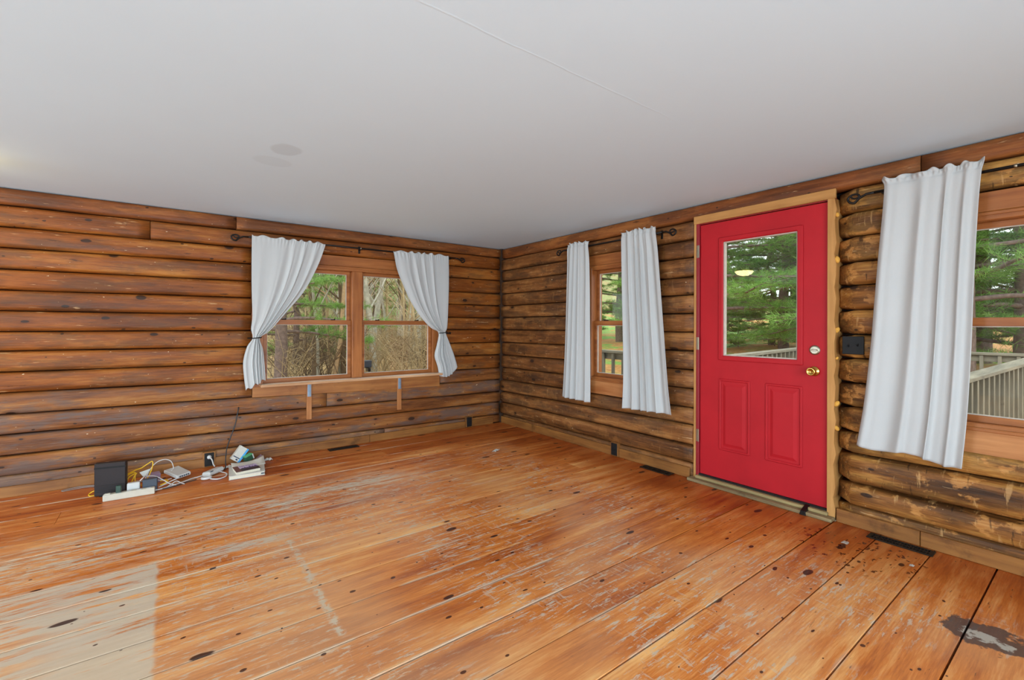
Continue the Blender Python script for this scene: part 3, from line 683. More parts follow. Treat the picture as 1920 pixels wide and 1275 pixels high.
# ================================================================ curtains
def curtain(name, W, stations, nf, label, seed, warp=.12, nu=110, nv=80, skirt=None, hem=None, flat=None, group='grey rod-pocket curtains'):
    """stations: (aL, zL, aR, zR, depth, amplitude, sharpness) from header to hem"""
    S = crspline(stations, nv); v = []; f = []
    rnd = random.Random(seed); ph = [rnd.random() * 6.28 for _ in range(6)]
    for i in range(nv):
        aL, zL, aR, zR, dep, amp, shp = S[i]; t = i / (nv - 1)
        for j in range(nu):
            u = j / (nu - 1)
            q = nf * (u + warp * math.sin(2 * math.pi * u * 1.1 + ph[0]) / 2) * 2 * math.pi
            wv = math.sin(q + ph[1] + .35 * math.sin(3 * t + ph[2])) + .45 * math.sin(q * 1.83 + ph[3] + .8 * t) + .25 * math.sin(q * .47 + ph[4])
            sw = .30 * math.cos(q + ph[1]) * shp / max(nf, 1) / 3
            k = 1.0
            if flat: k = .18 + .82 * min(1, max(0, (u - flat[0]) / (flat[1] - flat[0]))) if flat[1] > flat[0] else .18 + .82 * min(1, max(0, (flat[0] - u) / (flat[0] - flat[1])))
            a = aL + (aR - aL) * (u + sw * (u * (1 - u) * 4)); z = zL + (zR - zL) * u
            if hem: z += hem(u) * max(0, (t - .75) / .25) ** 2
            if i < 3: z += (3 - i) / 3 * .010 * math.sin(q * 1.3 + ph[5])
            pk = math.exp(-((t - .07) / .035) ** 2) * .0045 * math.sin(q * 5.3 + ph[2] + 2 * math.sin(q * .7)) + math.exp(-(t / .03) ** 2) * .010 * math.sin(q * 2.1 + ph[4])
            v.append(W(a, -(dep + amp * wv * .62 * k + pk * min(1, k * 1.5)), z))
    for i in range(nv - 1):
        for j in range(nu - 1): f.append((i * nu + j, i * nu + j + 1, (i + 1) * nu + j + 1, (i + 1) * nu + j))
    me = bpy.data.meshes.new(name); me.from_pydata(v, [], f); me.polygons.foreach_set('use_smooth', [True] * len(f)); me.materials.append(M_CURT)
    o = bpy.data.objects.new(name, me); col.objects.link(o)
    so = o.modifiers.new('thickness', 'SOLIDIFY'); so.thickness = .0022; so.offset = 0
    return tag(o, label, 'curtain', group)
cA = curtain('curtain', WL, [(-2.850, 2.066, -2.211, 2.058, .102, .007, 0), (-2.851, 2.02, -2.222, 2.01, .104, .007, 0), (-2.852, 1.80, -2.283, 1.83, .10, .013, .6), (-2.850, 1.56, -2.404, 1.58, .095, .017, .8), (-2.843, 1.33, -2.585, 1.34, .088, .018, .8), (-2.852, 1.215, -2.705, 1.190, .080, .016, .6), (-2.838, 1.130, -2.778, 1.130, .068, .014, .3), (-2.884, 1.05, -2.757, 1.03, .078, .018, .5), (-2.914, .92, -2.744, .90, .085, .02, .6), (-2.908, .78, -2.737, .81, .085, .02, .6), (-2.893, .656, -2.734, .748, .085, .02, .6)],
    5, 'grey curtain tied back at the end of the double window beside the router', 3, flat=(.25, .62), hem=lambda u: .012 * math.sin(u * 17))
cB = curtain('curtain', WL, [(-1.508, 2.060, -.834, 2.068, .102, .007, 0), (-1.497, 2.01, -.832, 2.02, .104, .007, 0), (-1.462, 1.865, -.826, 1.84, .10, .013, .6), (-1.395, 1.71, -.826, 1.62, .095, .016, .8), (-1.285, 1.50, -.830, 1.42, .09, .018, .8), (-1.150, 1.325, -.834, 1.29, .085, .018, .8), (-1.035, 1.220, -.838, 1.215, .078, .016, .6), (-.937, 1.164, -.850, 1.164, .068, .014, .3), (-.960, 1.03, -.806, 1.05, .078, .018, .5), (-.992, .90, -.758, .93, .085, .022, .6), (-.955, .78, -.722, .83, .085, .022, .6), (-.932, .664, -.700, .752, .085, .02, .6)],
    5, 'grey curtain tied back at the end of the double window near the log corner', 11, flat=(.85, .55), hem=lambda u: -.055 * math.sin(math.pi * u))
c2a = curtain('curtain', WR, [(-1.322, 2.108, -1.632, 2.102, .092, .020, 0), (-1.327, 2.075, -1.628, 2.072, .094, .012, 0), (-1.326, 2.045, -1.630, 2.042, .100, .009, .4), (-1.318, 1.90, -1.642, 1.90, .098, .018, 1), (-1.300, 1.60, -1.646, 1.60, .094, .022, 1), (-1.285, 1.30, -1.646, 1.30, .092, .024, 1), (-1.265, .95, -1.648, .95, .090, .026, 1), (-1.248, .70, -1.650, .70, .090, .026, 1), (-1.231, .490, -1.650, .486, .090, .027, 1)],
    4, 'narrow grey curtain hanging nearest the log corner', 5)
c2b = curtain('curtain', WR, [(-2.045, 2.118, -2.428, 2.112, .092, .022, 0), (-2.050, 2.080, -2.424, 2.078, .094, .012, 0), (-2.050, 2.045, -2.428, 2.045, .100, .009, .4), (-2.052, 1.90, -2.450, 1.90, .098, .018, 1), (-2.058, 1.60, -2.478, 1.60, .095, .024, 1), (-2.068, 1.30, -2.505, 1.30, .093, .027, 1), (-2.078, .95, -2.535, .95, .090, .030, 1), (-2.080, .70, -2.560, .70, .090, .030, 1), (-2.071, .492, -2.588, .510, .090, .032, 1)],
    5, 'grey pleated curtain hanging between the narrow window and the red door', 9)
c3 = curtain('curtain', WR, [(-3.978, 2.118, -4.408, 2.118, .092, .022, 0), (-3.992, 2.085, -4.400, 2.080, .094, .012, 0), (-3.995, 2.045, -4.396, 2.045, .100, .009, .4), (-3.985, 1.90, -4.386, 1.90, .098, .014, 1), (-3.965, 1.65, -4.375, 1.65, .095, .016, 1), (-3.948, 1.40, -4.367, 1.40, .093, .017, 1), (-3.930, 1.13, -4.360, 1.13, .092, .017, 1), (-3.897, .78, -4.345, .78, .090, .018, 1), (-3.862, .530, -4.325, .505, .090, .020, 1)],
    4, 'long grey curtain hanging beside the light switch and wide window', 21, nv=90, hem=lambda u: -.012 * math.sin(u * 9))
for c_, a, z, s in ((cA, -2.808, 1.131, -1), (cB, -.893, 1.164, 1)):
    pts = [(a + .040 * math.cos(t), -.070 + .026 * math.sin(t), z + .004 * math.cos(t)) for t in np.linspace(0, 2 * math.pi, 20)]
    o = MB().tube(pts, .005, 6).build('tieback_cord', M_BLACKM, c_, smooth=True)
tag(MB().tube([(-.80, .0, 1.158), (-.795, -.03, 1.158), (-.80, -.06, 1.156), (-.825, -.072, 1.156), (-.852, -.072, 1.16)], .006, 7).lathe([(.0, -.006), (.012, -.003), (.014, .004), (.008, .009), (0, .011)], (-.79, -.062, 1.158), (.6, -.8, 0), 12).build('tieback_hook', M_BLACKM, None, smooth=True), 'small black hook holding the curtain near the log corner', 'hook')
tag(MB().tube([(-2.87, .0, 1.128), (-2.872, -.025, 1.128), (-2.865, -.045, 1.128), (-2.85, -.055, 1.130)], .005, 7).build('tieback_hook', M_BLACKM, None, smooth=True), 'small black hook holding the curtain above the router cables', 'hook')

# ================================================================ wall fittings
def bracket_leg(a, z0, label):
    rt = thing('shelf_support', (a, -.02, z0), label, 'support', 'supports under the double window sill')
    MB().box(a - .023, a + .023, -.034, -.014, z0, .672).build('batten', M_BOARD['z'], rt, bevel=.002)
    b = MB().box(a - .017, a + .017, -.040, -.034, .545, .670).build('steel_bracket', M_METALBLUE, rt, bevel=.0015)
    MB().box(a - .004, a + .004, -.060, -.040, .560, .669).build('bracket_web', M_METALBLUE, b)
bracket_leg(-2.343, .320, 'wood batten with steel bracket under the sill, beside the split log joint')
bracket_leg(-1.405, .314, 'wood batten with steel bracket under the sill, nearer the log corner')

sw = thing('light_switch', (-.02, -3.823, 1.135), 'black two-gang light switch plate between door and curtain', 'light switch')
MB().box(-.029, -.021, -3.882, -3.767, 1.077, 1.190).build('plate', M_BLACK, sw, bevel=.003)
MB().box(-.0295, -.028, -3.806, -3.796, 1.122, 1.146).build('toggle_slot', M_DARKGAP, sw)
MB().hexa([(-.029, -3.8055, 1.125), (-.029, -3.7965, 1.125), (-.029, -3.7965, 1.137), (-.029, -3.8055, 1.137), (-.040, -3.804, 1.119), (-.040, -3.798, 1.119), (-.039, -3.798, 1.126), (-.039, -3.804, 1.126)]).build('toggle', M_BLACK, sw)
MB().hexa([(-.029, -3.8535, 1.128), (-.029, -3.8445, 1.128), (-.029, -3.8445, 1.142), (-.029, -3.8535, 1.142), (-.041, -3.852, 1.139), (-.041, -3.846, 1.139), (-.040, -3.846, 1.147), (-.040, -3.852, 1.147)]).build('toggle', M_BLACK, sw)
def outlet(W, a, label, block=True):
    rt = thing('wall_outlet', W(a, -.02, .07), label, 'outlet', 'black wall outlets')
    if block: MB().wbox(W, a - .047, a + .047, -.030, .0, .002, .134).build('wood_block', M_BASE['x'] if W is WL else M_BASE['y'], rt, bevel=.002)
    MB().wbox(W, a - .035, a + .035, -.037, -.030, .010, .126).build('plate', M_BLACK, rt, bevel=.0025)
    for z in (.045, .092):
        f_ = MB().wbox(W, a - .016, a + .016, -.0395, -.036, z - .014, z + .014).build('socket_face', M_BLACK, rt, bevel=.002)
        MB().wbox(W, a - .008, a - .005, -.0400, -.039, z - .004, z + .006).wbox(W, a + .005, a + .008, -.0400, -.039, z - .004, z + .006).build('slot', M_DARKGAP, f_)
outlet(WL, -3.165, 'black outlet with a white plug above the charger')
outlet(WL, -.500, 'black outlet on the orange log wall beside the corner')
outlet(WR, -1.915, 'black outlet under the narrow window')

# floor registers
def register(cx, cy, ang, label):
    rt = thing('floor_register', (cx, cy, .002), label, 'floor vent', 'dark metal floor registers')
    ca, sa = math.cos(ang), math.sin(ang)
    Wf = lambda a, d, z: (cx + a * ca - d * sa, cy + a * sa + d * ca, z)
    hl, hw = .148, .043
    mb = MB(); o = [(-hl, -hw), (hl, -hw), (hl, hw), (-hl, hw)]; i = [(-hl + .02, -hw + .014), (hl - .02, -hw + .014), (hl - .02, hw - .014), (-hl + .02, hw - .014)]
    v = [Wf(a, d, z) for z in (.0015, .007) for q in (o, i) for a, d in q]; f = []
    for k in range(4):
        j = (k + 1) % 4; f += [(k, j, 4 + j, 4 + k), (8 + j, 8 + k, 12 + k, 12 + j), (j, k, 8 + k, 8 + j), (4 + k, 4 + j, 12 + j, 12 + k)]
    mb.add(v, f).build('frame', M_VENT, rt, bevel=.0015)
    MB().wbox(Wf, -hl + .02, hl - .02, -hw + .014, hw - .014, .0012, .0020).build('opening', M_DARKGAP, rt)
    for k in range(17):
        a = -hl + .03 + k * (2 * hl - .06) / 16
        MB().wbox(Wf, a - .0022, a + .0022, -hw + .013, hw - .013, .002, .0058).build('louvre', M_VENT, rt)
    MB().wbox(Wf, -hl + .02, hl - .02, -.003, .003, .002, .0062).build('cross_bar', M_VENT, rt)
register(-2.03, -.098, 0.0, 'dark floor register below the double window')
register(-.072, -2.42, math.pi / 2, 'dark floor register beside the door threshold on the corner side')
register(-.088, -4.07, math.pi / 2, 'dark floor register beside the splashed drips past the door')

# ================================================================ things on the floor by the left wall
gw = thing('wifi_router', (-3.79, -.39, 0), 'tall black router standing against the cables', 'router')
ux = Vector((.179, -.041, 0)).normalized()
MB().obox((-3.787, -.380), ux, .091, .022, .004, .240).build('case', M_GATE, gw, bevel=.004)
uy = Vector((-ux.y, ux.x, 0))
for k in range(5):
    c = Vector((-3.787, -.380, 0)) - uy * .0225
    MB().obox(c, ux, .082, .0008, .034 + k * .011, .037 + k * .011).build('ridge', M_BLACK, gw)
MB().obox(Vector((-3.787, -.380, 0)) - uy * .0222, ux, .0915, .0012, .2, .212).build('top_band', M_BLACK, gw)
MB().obox((-3.787, -.380), ux, .06, .03, .0, .006).build('foot', M_BLACK, gw, bevel=.001)

ps = thing('power_strip', (-3.675, -.52, 0), 'long beige power strip lying in front of the router', 'power strip')
sx = Vector((.286, -.010, 0)).normalized()
MB().obox((-3.675, -.522), sx, .145, .021, .0, .046).build('body', M_BEIGE, ps, bevel=.004)
for k in range(5): MB().obox((-3.79 + k * .056, -.518 - k * .002), sx, .013, .012, .0462, .0475).build('socket', M_WHITEP, ps)
MB().obox((-3.795, -.528), sx, .016, .010, .046, .054).build('switch', M_BEIGE, ps, bevel=.002)
tag(MB().obox((-3.655, -.470), sx, .037, .018, .012, .088).build('power_adapter', M_WHITEP, None, bevel=.005), 'white plug adapter behind the power strip', 'adapter')
tag(MB().obox((-3.560, -.468), sx, .044, .022, .0, .098).build('power_adapter', M_GREYP, None, bevel=.004), 'slate grey plug adapter at the end of the power strip', 'adapter')
tag(MB().obox((-3.735, -.527), sx, .015, .013, .0485, .098).build('power_adapter', M_GREENP, None, bevel=.003), 'small dark green adapter plugged in before the router', 'adapter')

sb = thing('network_switch', (-3.39, -.235, .0), 'flat white network box tilted on tangled cables', 'network box')
p = [Vector((-3.482, -.171, .042)), Vector((-3.396, -.364, .030)), Vector((-3.305, -.301, .034)), Vector((-3.383, -.107, .048))]
up = Vector((0, 0, .026))
MB().hexa([tuple(q) for q in p] + [tuple(q + up) for q in p]).build('case', M_WHITEP, sb, bevel=.004)
e0 = p[1] + (p[2] - p[1]) * .15; e1 = p[1] + (p[2] - p[1]) * .9; nrm = Vector((.55, -.83, 0)).normalized() * .0012
for k in range(5):
    q0 = e0 + (e1 - e0) * (k / 5 + .02); q1 = e0 + (e1 - e0) * (k / 5 + .16)
    MB().hexa([tuple(qq + nrm * s + Vector((0, 0, h))) for h in (.007, .019) for qq, s in ((q0, 0), (q1, 0), (q1, 1), (q0, 1))]).build('port', M_GREYP, sb)

ch = thing('charger_brick', (-3.15, -.28, 0), 'white charger brick below the plugged outlet', 'charger')
MB().obox((-3.150, -.275), (.11, .12), .085, .036, .003, .040, tilt=.12).build('case', M_WHITEP, ch, bevel=.010)
MB().obox((-3.165, -.33), (.11, .12), .012, .006, .039, .043, tilt=.12).build('mark', M_NAVY, ch)
co = []
for t in np.linspace(0, 6 * math.pi, 60): co.append((-3.205 + .034 * math.cos(t) , -.40 + .028 * math.sin(t), .008 + .0016 * t / 2))
tag(MB().tube(co, .0045, 6).build('white_cable', M_WCABLE, None, smooth=True), 'small coil of white cable beside the charger brick', 'cable')
# cables
def cab(name, pts, r, mat, label, n=50): tag(cable(name, pts, r, mat, None, n), label, 'cable')
cab('white_cable', [(-3.165, -.043, .092), (-3.160, -.075, .094), (-3.148, -.105, .075), (-3.142, -.14, .05), (-3.135, -.18, .04)], .0055, M_WCABLE, 'white cable running from the outlet plug to the charger')
tag(MB().lathe([(.016, 0), (.018, .008), (.015, .020), (.009, .026), (0, .027)], (-3.165, -.0405, .092), (0, -1, 0), 14).build('plug', M_WHITEP, None, smooth=True), 'round white plug in the outlet above the charger', 'plug')
cab('white_cable', [(-3.18, -.42, .006), (-3.13, -.46, .006), (-3.075, -.42, .006), (-3.062, -.34, .006), (-3.09, -.28, .008), (-3.11, -.25, .012)], .005, M_WCABLE, 'white cable loop lying between the charger and the books')
cab('white_cable', [(-3.53, -.50, .012), (-3.47, -.46, .007), (-3.38, -.40, .007), (-3.30, -.33, .007), (-3.24, -.30, .007), (-3.19, -.27, .01)], .005, M_WCABLE, 'thick white cord running from the power strip to the charger')
cab('white_cable', [(-3.60, -.30, .04), (-3.57, -.24, .10), (-3.53, -.20, .145), (-3.478, -.19, .160), (-3.435, -.19, .138), (-3.418, -.19, .082), (-3.43, -.21, .068)], .0035, M_WCABLE, 'thin white cable arching over the white network box')
cab('white_cable', [(-3.62, -.455, .088), (-3.60, -.44, .105), (-3.585, -.40, .10), (-3.53, -.38, .085), (-3.48, -.40, .05), (-3.44, -.42, .02), (-3.40, -.44, .008)], .0035, M_WCABLE, 'thin white cable draped over the slate adapter')
cab('white_cable', [(-3.47, -.47, .006), (-3.43, -.43, .02), (-3.40, -.41, .03), (-3.37, -.42, .012), (-3.35, -.44, .006)], .0035, M_WCABLE, 'short white cable end beside the network box ports')
cab('white_cable', [(-3.51, -.42, .008), (-3.47, -.40, .018), (-3.43, -.38, .03), (-3.40, -.385, .04)], .004, M_WCABLE, 'short white cable plugged towards the network box')
cab('white_cable', [(-3.66, -.30, .03), (-3.60, -.33, .05), (-3.53, -.34, .045), (-3.47, -.33, .03), (-3.43, -.31, .03)], .0035, M_WCABLE, 'white cable crossing under the yellow loops')
cab('yellow_cable', [(-3.70, -.33, .118), (-3.66, -.27, .125), (-3.62, -.25, .132), (-3.58, -.25, .158), (-3.553, -.25, .172), (-3.550, -.26, .14), (-3.565, -.28, .09), (-3.585, -.30, .05), (-3.60, -.32, .02)], .0042, M_YELLOW, 'yellow network cable rising in a tall loop beside the router')
cab('yellow_cable', [(-3.70, -.35, .112), (-3.675, -.31, .118), (-3.655, -.29, .112), (-3.656, -.29, .07), (-3.648, -.31, .035), (-3.62, -.33, .02), (-3.59, -.34, .018)], .0042, M_YELLOW, 'yellow network cable hanging in a short loop from the router')
cab('yellow_cable', [(-3.69, -.36, .015), (-3.675, -.32, .05), (-3.66, -.29, .085), (-3.648, -.28, .105), (-3.69, -.31, .09), (-3.70, -.34, .06)], .004, M_YELLOW, 'yellow network cable crossing close to the router case')
cab('yellow_cable', [(-3.86, -.33, .035), (-3.895, -.30, .022), (-3.915, -.31, .008), (-3.905, -.35, .006), (-3.88, -.35, .006)], .004, M_YELLOW, 'yellow cable loop poking out behind the router')
cab('yellow_cable', [(-3.50, -.30, .02), (-3.47, -.33, .03), (-3.455, -.36, .03), (-3.47, -.385, .022), (-3.50, -.385, .012)], .006, M_YELLOW, 'thick yellow cable curl under the white network box')
cab('black_cable', [(-2.942, -.004, .499), (-2.945, -.030, .49), (-2.955, -.045, .44), (-2.975, -.05, .34), (-3.010, -.06, .24), (-3.040, -.09, .15), (-3.052, -.14, .07), (-3.055, -.18, .02), (-3.075, -.22, .006), (-3.12, -.24, .006)], .0045, M_BCABLE, 'black cable dropping from a hole in the log wall', 60)
cab('black_cable', [(-3.67, -.33, .02), (-3.62, -.31, .04), (-3.56, -.32, .03), (-3.52, -.30, .03), (-3.47, -.27, .03)], .005, M_BCABLE, 'black cable tangled beneath the yellow loops')
cab('black_cable', [(-3.50, -.47, .006), (-3.46, -.475, .006), (-3.40, -.45, .006), (-3.33, -.40, .006), (-3.27, -.37, .006)], .004, M_BCABLE, 'dark cable lying on the floor before the network box')
cab('grey_cable', [(-3.86, -.14, .006), (-3.93, -.09, .006), (-4.0, -.085, .006), (-4.075, -.10, .006), (-4.088, -.075, .006), (-4.06, -.06, .006), (-3.98, -.05, .007), (-3.88, -.08, .007)], .003, M_GCABLE, 'grey cable looped on the floor along the baseboard')
# little leftover bits among the cables
tag(MB().hexa([(-3.63, -.26, .10), (-3.565, -.25, .115), (-3.60, -.262, .06), (-3.605, -.262, .06), (-3.63, -.258, .102), (-3.565, -.248, .117), (-3.60, -.260, .062), (-3.605, -.260, .062)]).build('paper_tag', M_PAPER, None), 'pointed white paper tag among the yellow cables', 'paper')
tag(MB().obox((-3.55, -.23, 0), (1, .2), .045, .028, .0, .075, tilt=-.1).build('cardboard_box', M_PURPLE, None, bevel=.003), 'small dull box half buried behind the yellow cables', 'box')

# books, boxes and papers
bk = thing('book', (-2.93, -.40, 0), 'large pale hardback lying open under the small book', 'book')
A = [Vector((-3.063, -.534, 0)), Vector((-2.805, -.545, 0)), Vector((-2.770, -.235, 0)), Vector((-3.035, -.225, 0))]
def quadbox(pts, z0, z1, sh=1.0):
    c = sum(pts, Vector((0, 0, 0))) / 4; q = [c + (p - c) * sh for p in pts]
    return MB().hexa([(p.x, p.y, z0) for p in q] + [(p.x, p.y, z1) for p in q])
quadbox(A, .001, .005).build('back_cover', M_PAPER, bk)
quadbox(A, .005, .028, .965).build('pages', M_PAGES, bk)
quadbox(A, .028, .031).build('front_cover', M_PAPER, bk)
MB().hexa([(-2.835, -.5455, .012), (-2.812, -.5455, .012), (-2.812, -.540, .012), (-2.835, -.540, .012), (-2.835, -.5455, .020), (-2.812, -.5455, .020), (-2.812, -.540, .020), (-2.835, -.540, .020)]).build('spine_mark', M_NAVY, bk)
pp = thing('paper_sheet', (-2.80, -.26, .031), 'curled cream sheet sticking up behind the small book', 'paper')
v = []; f = []
for i in range(7):
    for j in range(7):
        u, t = i / 6, j / 6; v.append((-3.02 + .25 * u, -.33 + .12 * t, (.033 if u < .2 or t < .3 else .034) + .010 * t + .040 * u ** 4 * t + .012 * (1 - u) ** 4 * t))
for i in range(6):
    for j in range(6): f.append((i * 7 + j, (i + 1) * 7 + j, (i + 1) * 7 + j + 1, i * 7 + j + 1))
o = MB().add(v, f).build('sheet', M_CREAMC, pp, smooth=True); so = o.modifiers.new('thickness', 'SOLIDIFY'); so.thickness = .0012
b2 = thing('book', (-2.92, -.43, .031), 'small paperback with a mountain cover on top of the pale hardback', 'book')
B = [Vector((-3.010, -.530, 0)), Vector((-2.832, -.500, 0)), Vector((-2.850, -.345, 0)), Vector((-3.022, -.360, 0))]
quadbox(B, .0315, .052, .97).build('pages', M_PAGES, b2)
quadbox(B, .052, .0545).build('front_cover', M_PRINTD, b2)
zt = .0546
def onB(u, t): return B[0] + (B[1] - B[0]) * u + (B[3] - B[0]) * t + (B[2] - B[1] - B[3] + B[0]) * u * t
def strip(u0, u1, t0, t1, m, nm, z=zt):
    q = [onB(u0, t0), onB(u1, t0), onB(u1, t1), onB(u0, t1)]
    MB().hexa([(a.x, a.y, z) for a in q] + [(a.x, a.y, z + .0004) for a in q]).build(nm, m, b2)
strip(.0, .22, 0, 1, M_BROWNC, 'cover_panel')
strip(.22, 1, .45, 1, M_LILAC, 'cover_sky')
for k, (u, h) in enumerate([(.34, .12), (.45, .2), (.55, .14), (.66, .3), (.78, .22), (.9, .28)]):
    q = [onB(u - .09, .44), onB(u + .09, .44), onB(u, .45 + h)]
    MB().add([(a.x, a.y, zt + .0006 + k * .00005) for a in q], [(0, 1, 2)]).build('cover_peak', M_VIOLET, b2)
cu = bpy.data.curves.new('cover_title', 'FONT'); cu.body = 'Last Home'; cu.size = .034; cu.extrude = .0002
to = bpy.data.objects.new('cover_title', cu); col.objects.link(to)
dg = bpy.context.evaluated_depsgraph_get(); dg.update()
tm = bpy.data.meshes.new_from_object(to.evaluated_get(dg)); bpy.data.objects.remove(to)
tm.materials.append(M_NAVY); to = bpy.data.objects.new('cover_title', tm); col.objects.link(to)
ang = math.atan2(B[1].y - B[0].y, B[1].x - B[0].x); t0 = onB(.27, .80)
to.matrix_world = Matrix.Translation((t0.x, t0.y, zt + .0011)) @ Matrix.Rotation(ang, 4, 'Z') @ Matrix.Diagonal((.72, .8, 1, 1))
attach(to, b2)
bx = thing('medicine_box', (-2.95, -.10, 0), 'pale carton with a blue side leaning behind the books', 'box')
c = Vector((-2.985, -.115, .045)); R_ = Matrix.Rotation(math.radians(38), 3, 'Y') @ Matrix.Rotation(math.radians(-8), 3, 'X')
def rbox(c, R, hx, hy, hz): return MB().hexa([tuple(c + R @ Vector((a * hx, b * hy, k * hz + hz))) for k in (-1, 1) for a, b in ((-1, -1), (1, -1), (1, 1), (-1, 1))])
rbox(c, R_, .040, .026, .066).build('carton', M_CREAMC, bx, bevel=.001)
rbox(c + R_ @ Vector((.031, 0, 0)), R_, .008, .0265, .0664).build('blue_side', M_BLUE, bx)
rbox(c + R_ @ Vector((-.008, -.0262, .028)), R_, .030, .0004, .004).build('printed_band', M_NAVY, bx)
rbox(c + R_ @ Vector((.004, -.0262, .010)), R_, .009, .0004, .006).build('printed_mark', M_NAVY, bx)
gb = thing('green_box', (-2.865, -.145, 0), 'small green and white carton behind the books', 'box')
R2 = Matrix.Rotation(math.radians(25), 3, 'Z') @ Matrix.Rotation(math.radians(-18), 3, 'Y')
rbox(Vector((-2.872, -.140, .040)), R2, .034, .026, .024).build('carton', M_DGREENC, gb, bevel=.001)
rbox(Vector((-2.872, -.140, .040)) + R2 @ Vector((0, 0, .045)), R2, .0345, .0265, .002).build('lid_panel', M_GREENC, gb)
rbox(Vector((-2.872, -.140, .040)) + R2 @ Vector((.030, 0, 0)), R2, .0048, .0268, .0243).build('white_end', M_PAPER, gb)
tag(rbox(Vector((-2.80, -.120, .008)), Matrix.Rotation(math.radians(30), 3, 'Z') @ Matrix.Rotation(math.radians(-25), 3, 'Y'), .05, .035, .004).build('booklet', M_GREYP, None, bevel=.001), 'thin slate booklet leaning beside the green carton', 'booklet')
tag(rbox(Vector((-2.795, -.085, .020)), Matrix.Rotation(math.radians(12), 3, 'Z') @ Matrix.Rotation(math.radians(-35), 3, 'Y'), .045, .03, .004).build('booklet', M_PURPLE, None, bevel=.001), 'mauve booklet behind the slate one against the baseboard', 'booklet')
def crumple(name, cx, cy, rx, ry, label, mat, seed, h=.02, ang=0):
    rnd = random.Random(seed); n = 8; v = []; f = []
    for i in range(n):
        for j in range(n):
            a, b = (i / (n - 1) - .5) * 2, (j / (n - 1) - .5) * 2
            s = 1 - .25 * rnd.random(); X, Y = a * rx * s, b * ry * s
            v.append((cx + X * math.cos(ang) - Y * math.sin(ang), cy + X * math.sin(ang) + Y * math.cos(ang), .0025 + h * rnd.random() * (1 - .5 * max(abs(a), abs(b)))))
    for i in range(n - 1):
        for j in range(n - 1): f.append((i * n + j, (i + 1) * n + j, (i + 1) * n + j + 1, i * n + j + 1))
    o = MB().add(v, f).build(name, mat); so = o.modifiers.new('thickness', 'SOLIDIFY'); so.thickness = .001
    tag(o, label, 'paper')
crumple('paper_scrap', -2.715, -.115, .035, .02, 'crumpled white scrap by the baseboard next to the booklets', M_PAPER, 2, .03)
crumple('paper_scrap', -.835, -1.085, .045, .022, 'small white paper scrap alone on the floor near the corner', M_PAPER, 4, .012, .5)
crumple('paper_scrap', -3.035, -.16, .05, .016, 'twisted cream paper strip between black cable and carton', M_CREAMC, 6, .03, .6)
crumple('paint_flake', -.315, -3.875, .022, .016, 'grey paint flake on the floor by the door threshold', M_CAULK, 8, .004)
crumple('paint_flake', -.335, -4.175, .014, .010, 'tiny grey paint flake beyond the dark drips', M_CAULK, 9, .004)

# ================================================================ ceiling lamp (out of frame; its reflection shows in the door glass)
lp = thing('ceiling_lamp', (-4.6, -.84, H), 'lit frosted dome ceiling lamp', 'lamp')
m, nt, b = newmat('lit_frosted_glass'); setin(nt, b, Base_Color=(.9, .8, .55, 1), Roughness=.4, Emission_Color=(1, .82, .42, 1), Emission_Strength=34.0)
MB().lathe([(.155, 0), (.155, .018), (.145, .022)], (-4.6, -.84, H), (0, 0, -1), 28).build('base', M_BRASS, lp)
MB().lathe([(.145 * math.cos(t), .022 + .085 * math.sin(t)) for t in np.linspace(0, math.pi / 2, 10)], (-4.6, -.84, H), (0, 0, -1), 28).build('dome', m, lp, smooth=True)
MB().lathe([(.008, 0), (.012, .008), (.007, .018), (0, .02)], (-4.6, -.84, H - .106), (0, 0, -1), 12).build('finial', M_BRASS, lp, smooth=True)

# ================================================================ outside
def gz(x, y):
    n = max(0, y); e = max(0, x)
    z = -.55 + .022 * min(n, 25) + .27 * max(0, n - 24) ** 1.0 * (1 if n > 24 else 0) + .040 * min(e, 30) + .01 * max(0, e - 30)
    return z + .06 * math.sin(x * .7 + y * .4) + .05 * math.sin(x * .31 - y * .9)
N = 90; v = []; f = []
xs = np.concatenate([np.linspace(-40, 0, 20), np.linspace(.5, 25, 45), np.linspace(27, 110, 25)]); ys = np.concatenate([np.linspace(-40, -6, 18), np.linspace(-5, 30, 60), np.linspace(32, 80, 20)])
for y in ys:
    for x in xs: v.append((x, y, gz(x, y) if not (-11 < x < .25 and y < .25) else -.7))
nx = len(xs)
for i in range(len(ys) - 1):
    for j in range(nx - 1): f.append((i * nx + j, i * nx + j + 1, (i + 1) * nx + j + 1, (i + 1) * nx + j))
g = MB().add(v, f).build('ground', M_GROUND, None, smooth=True); tag(g, 'leaf strewn ground and lawn outside the windows', 'ground', kind='structure')

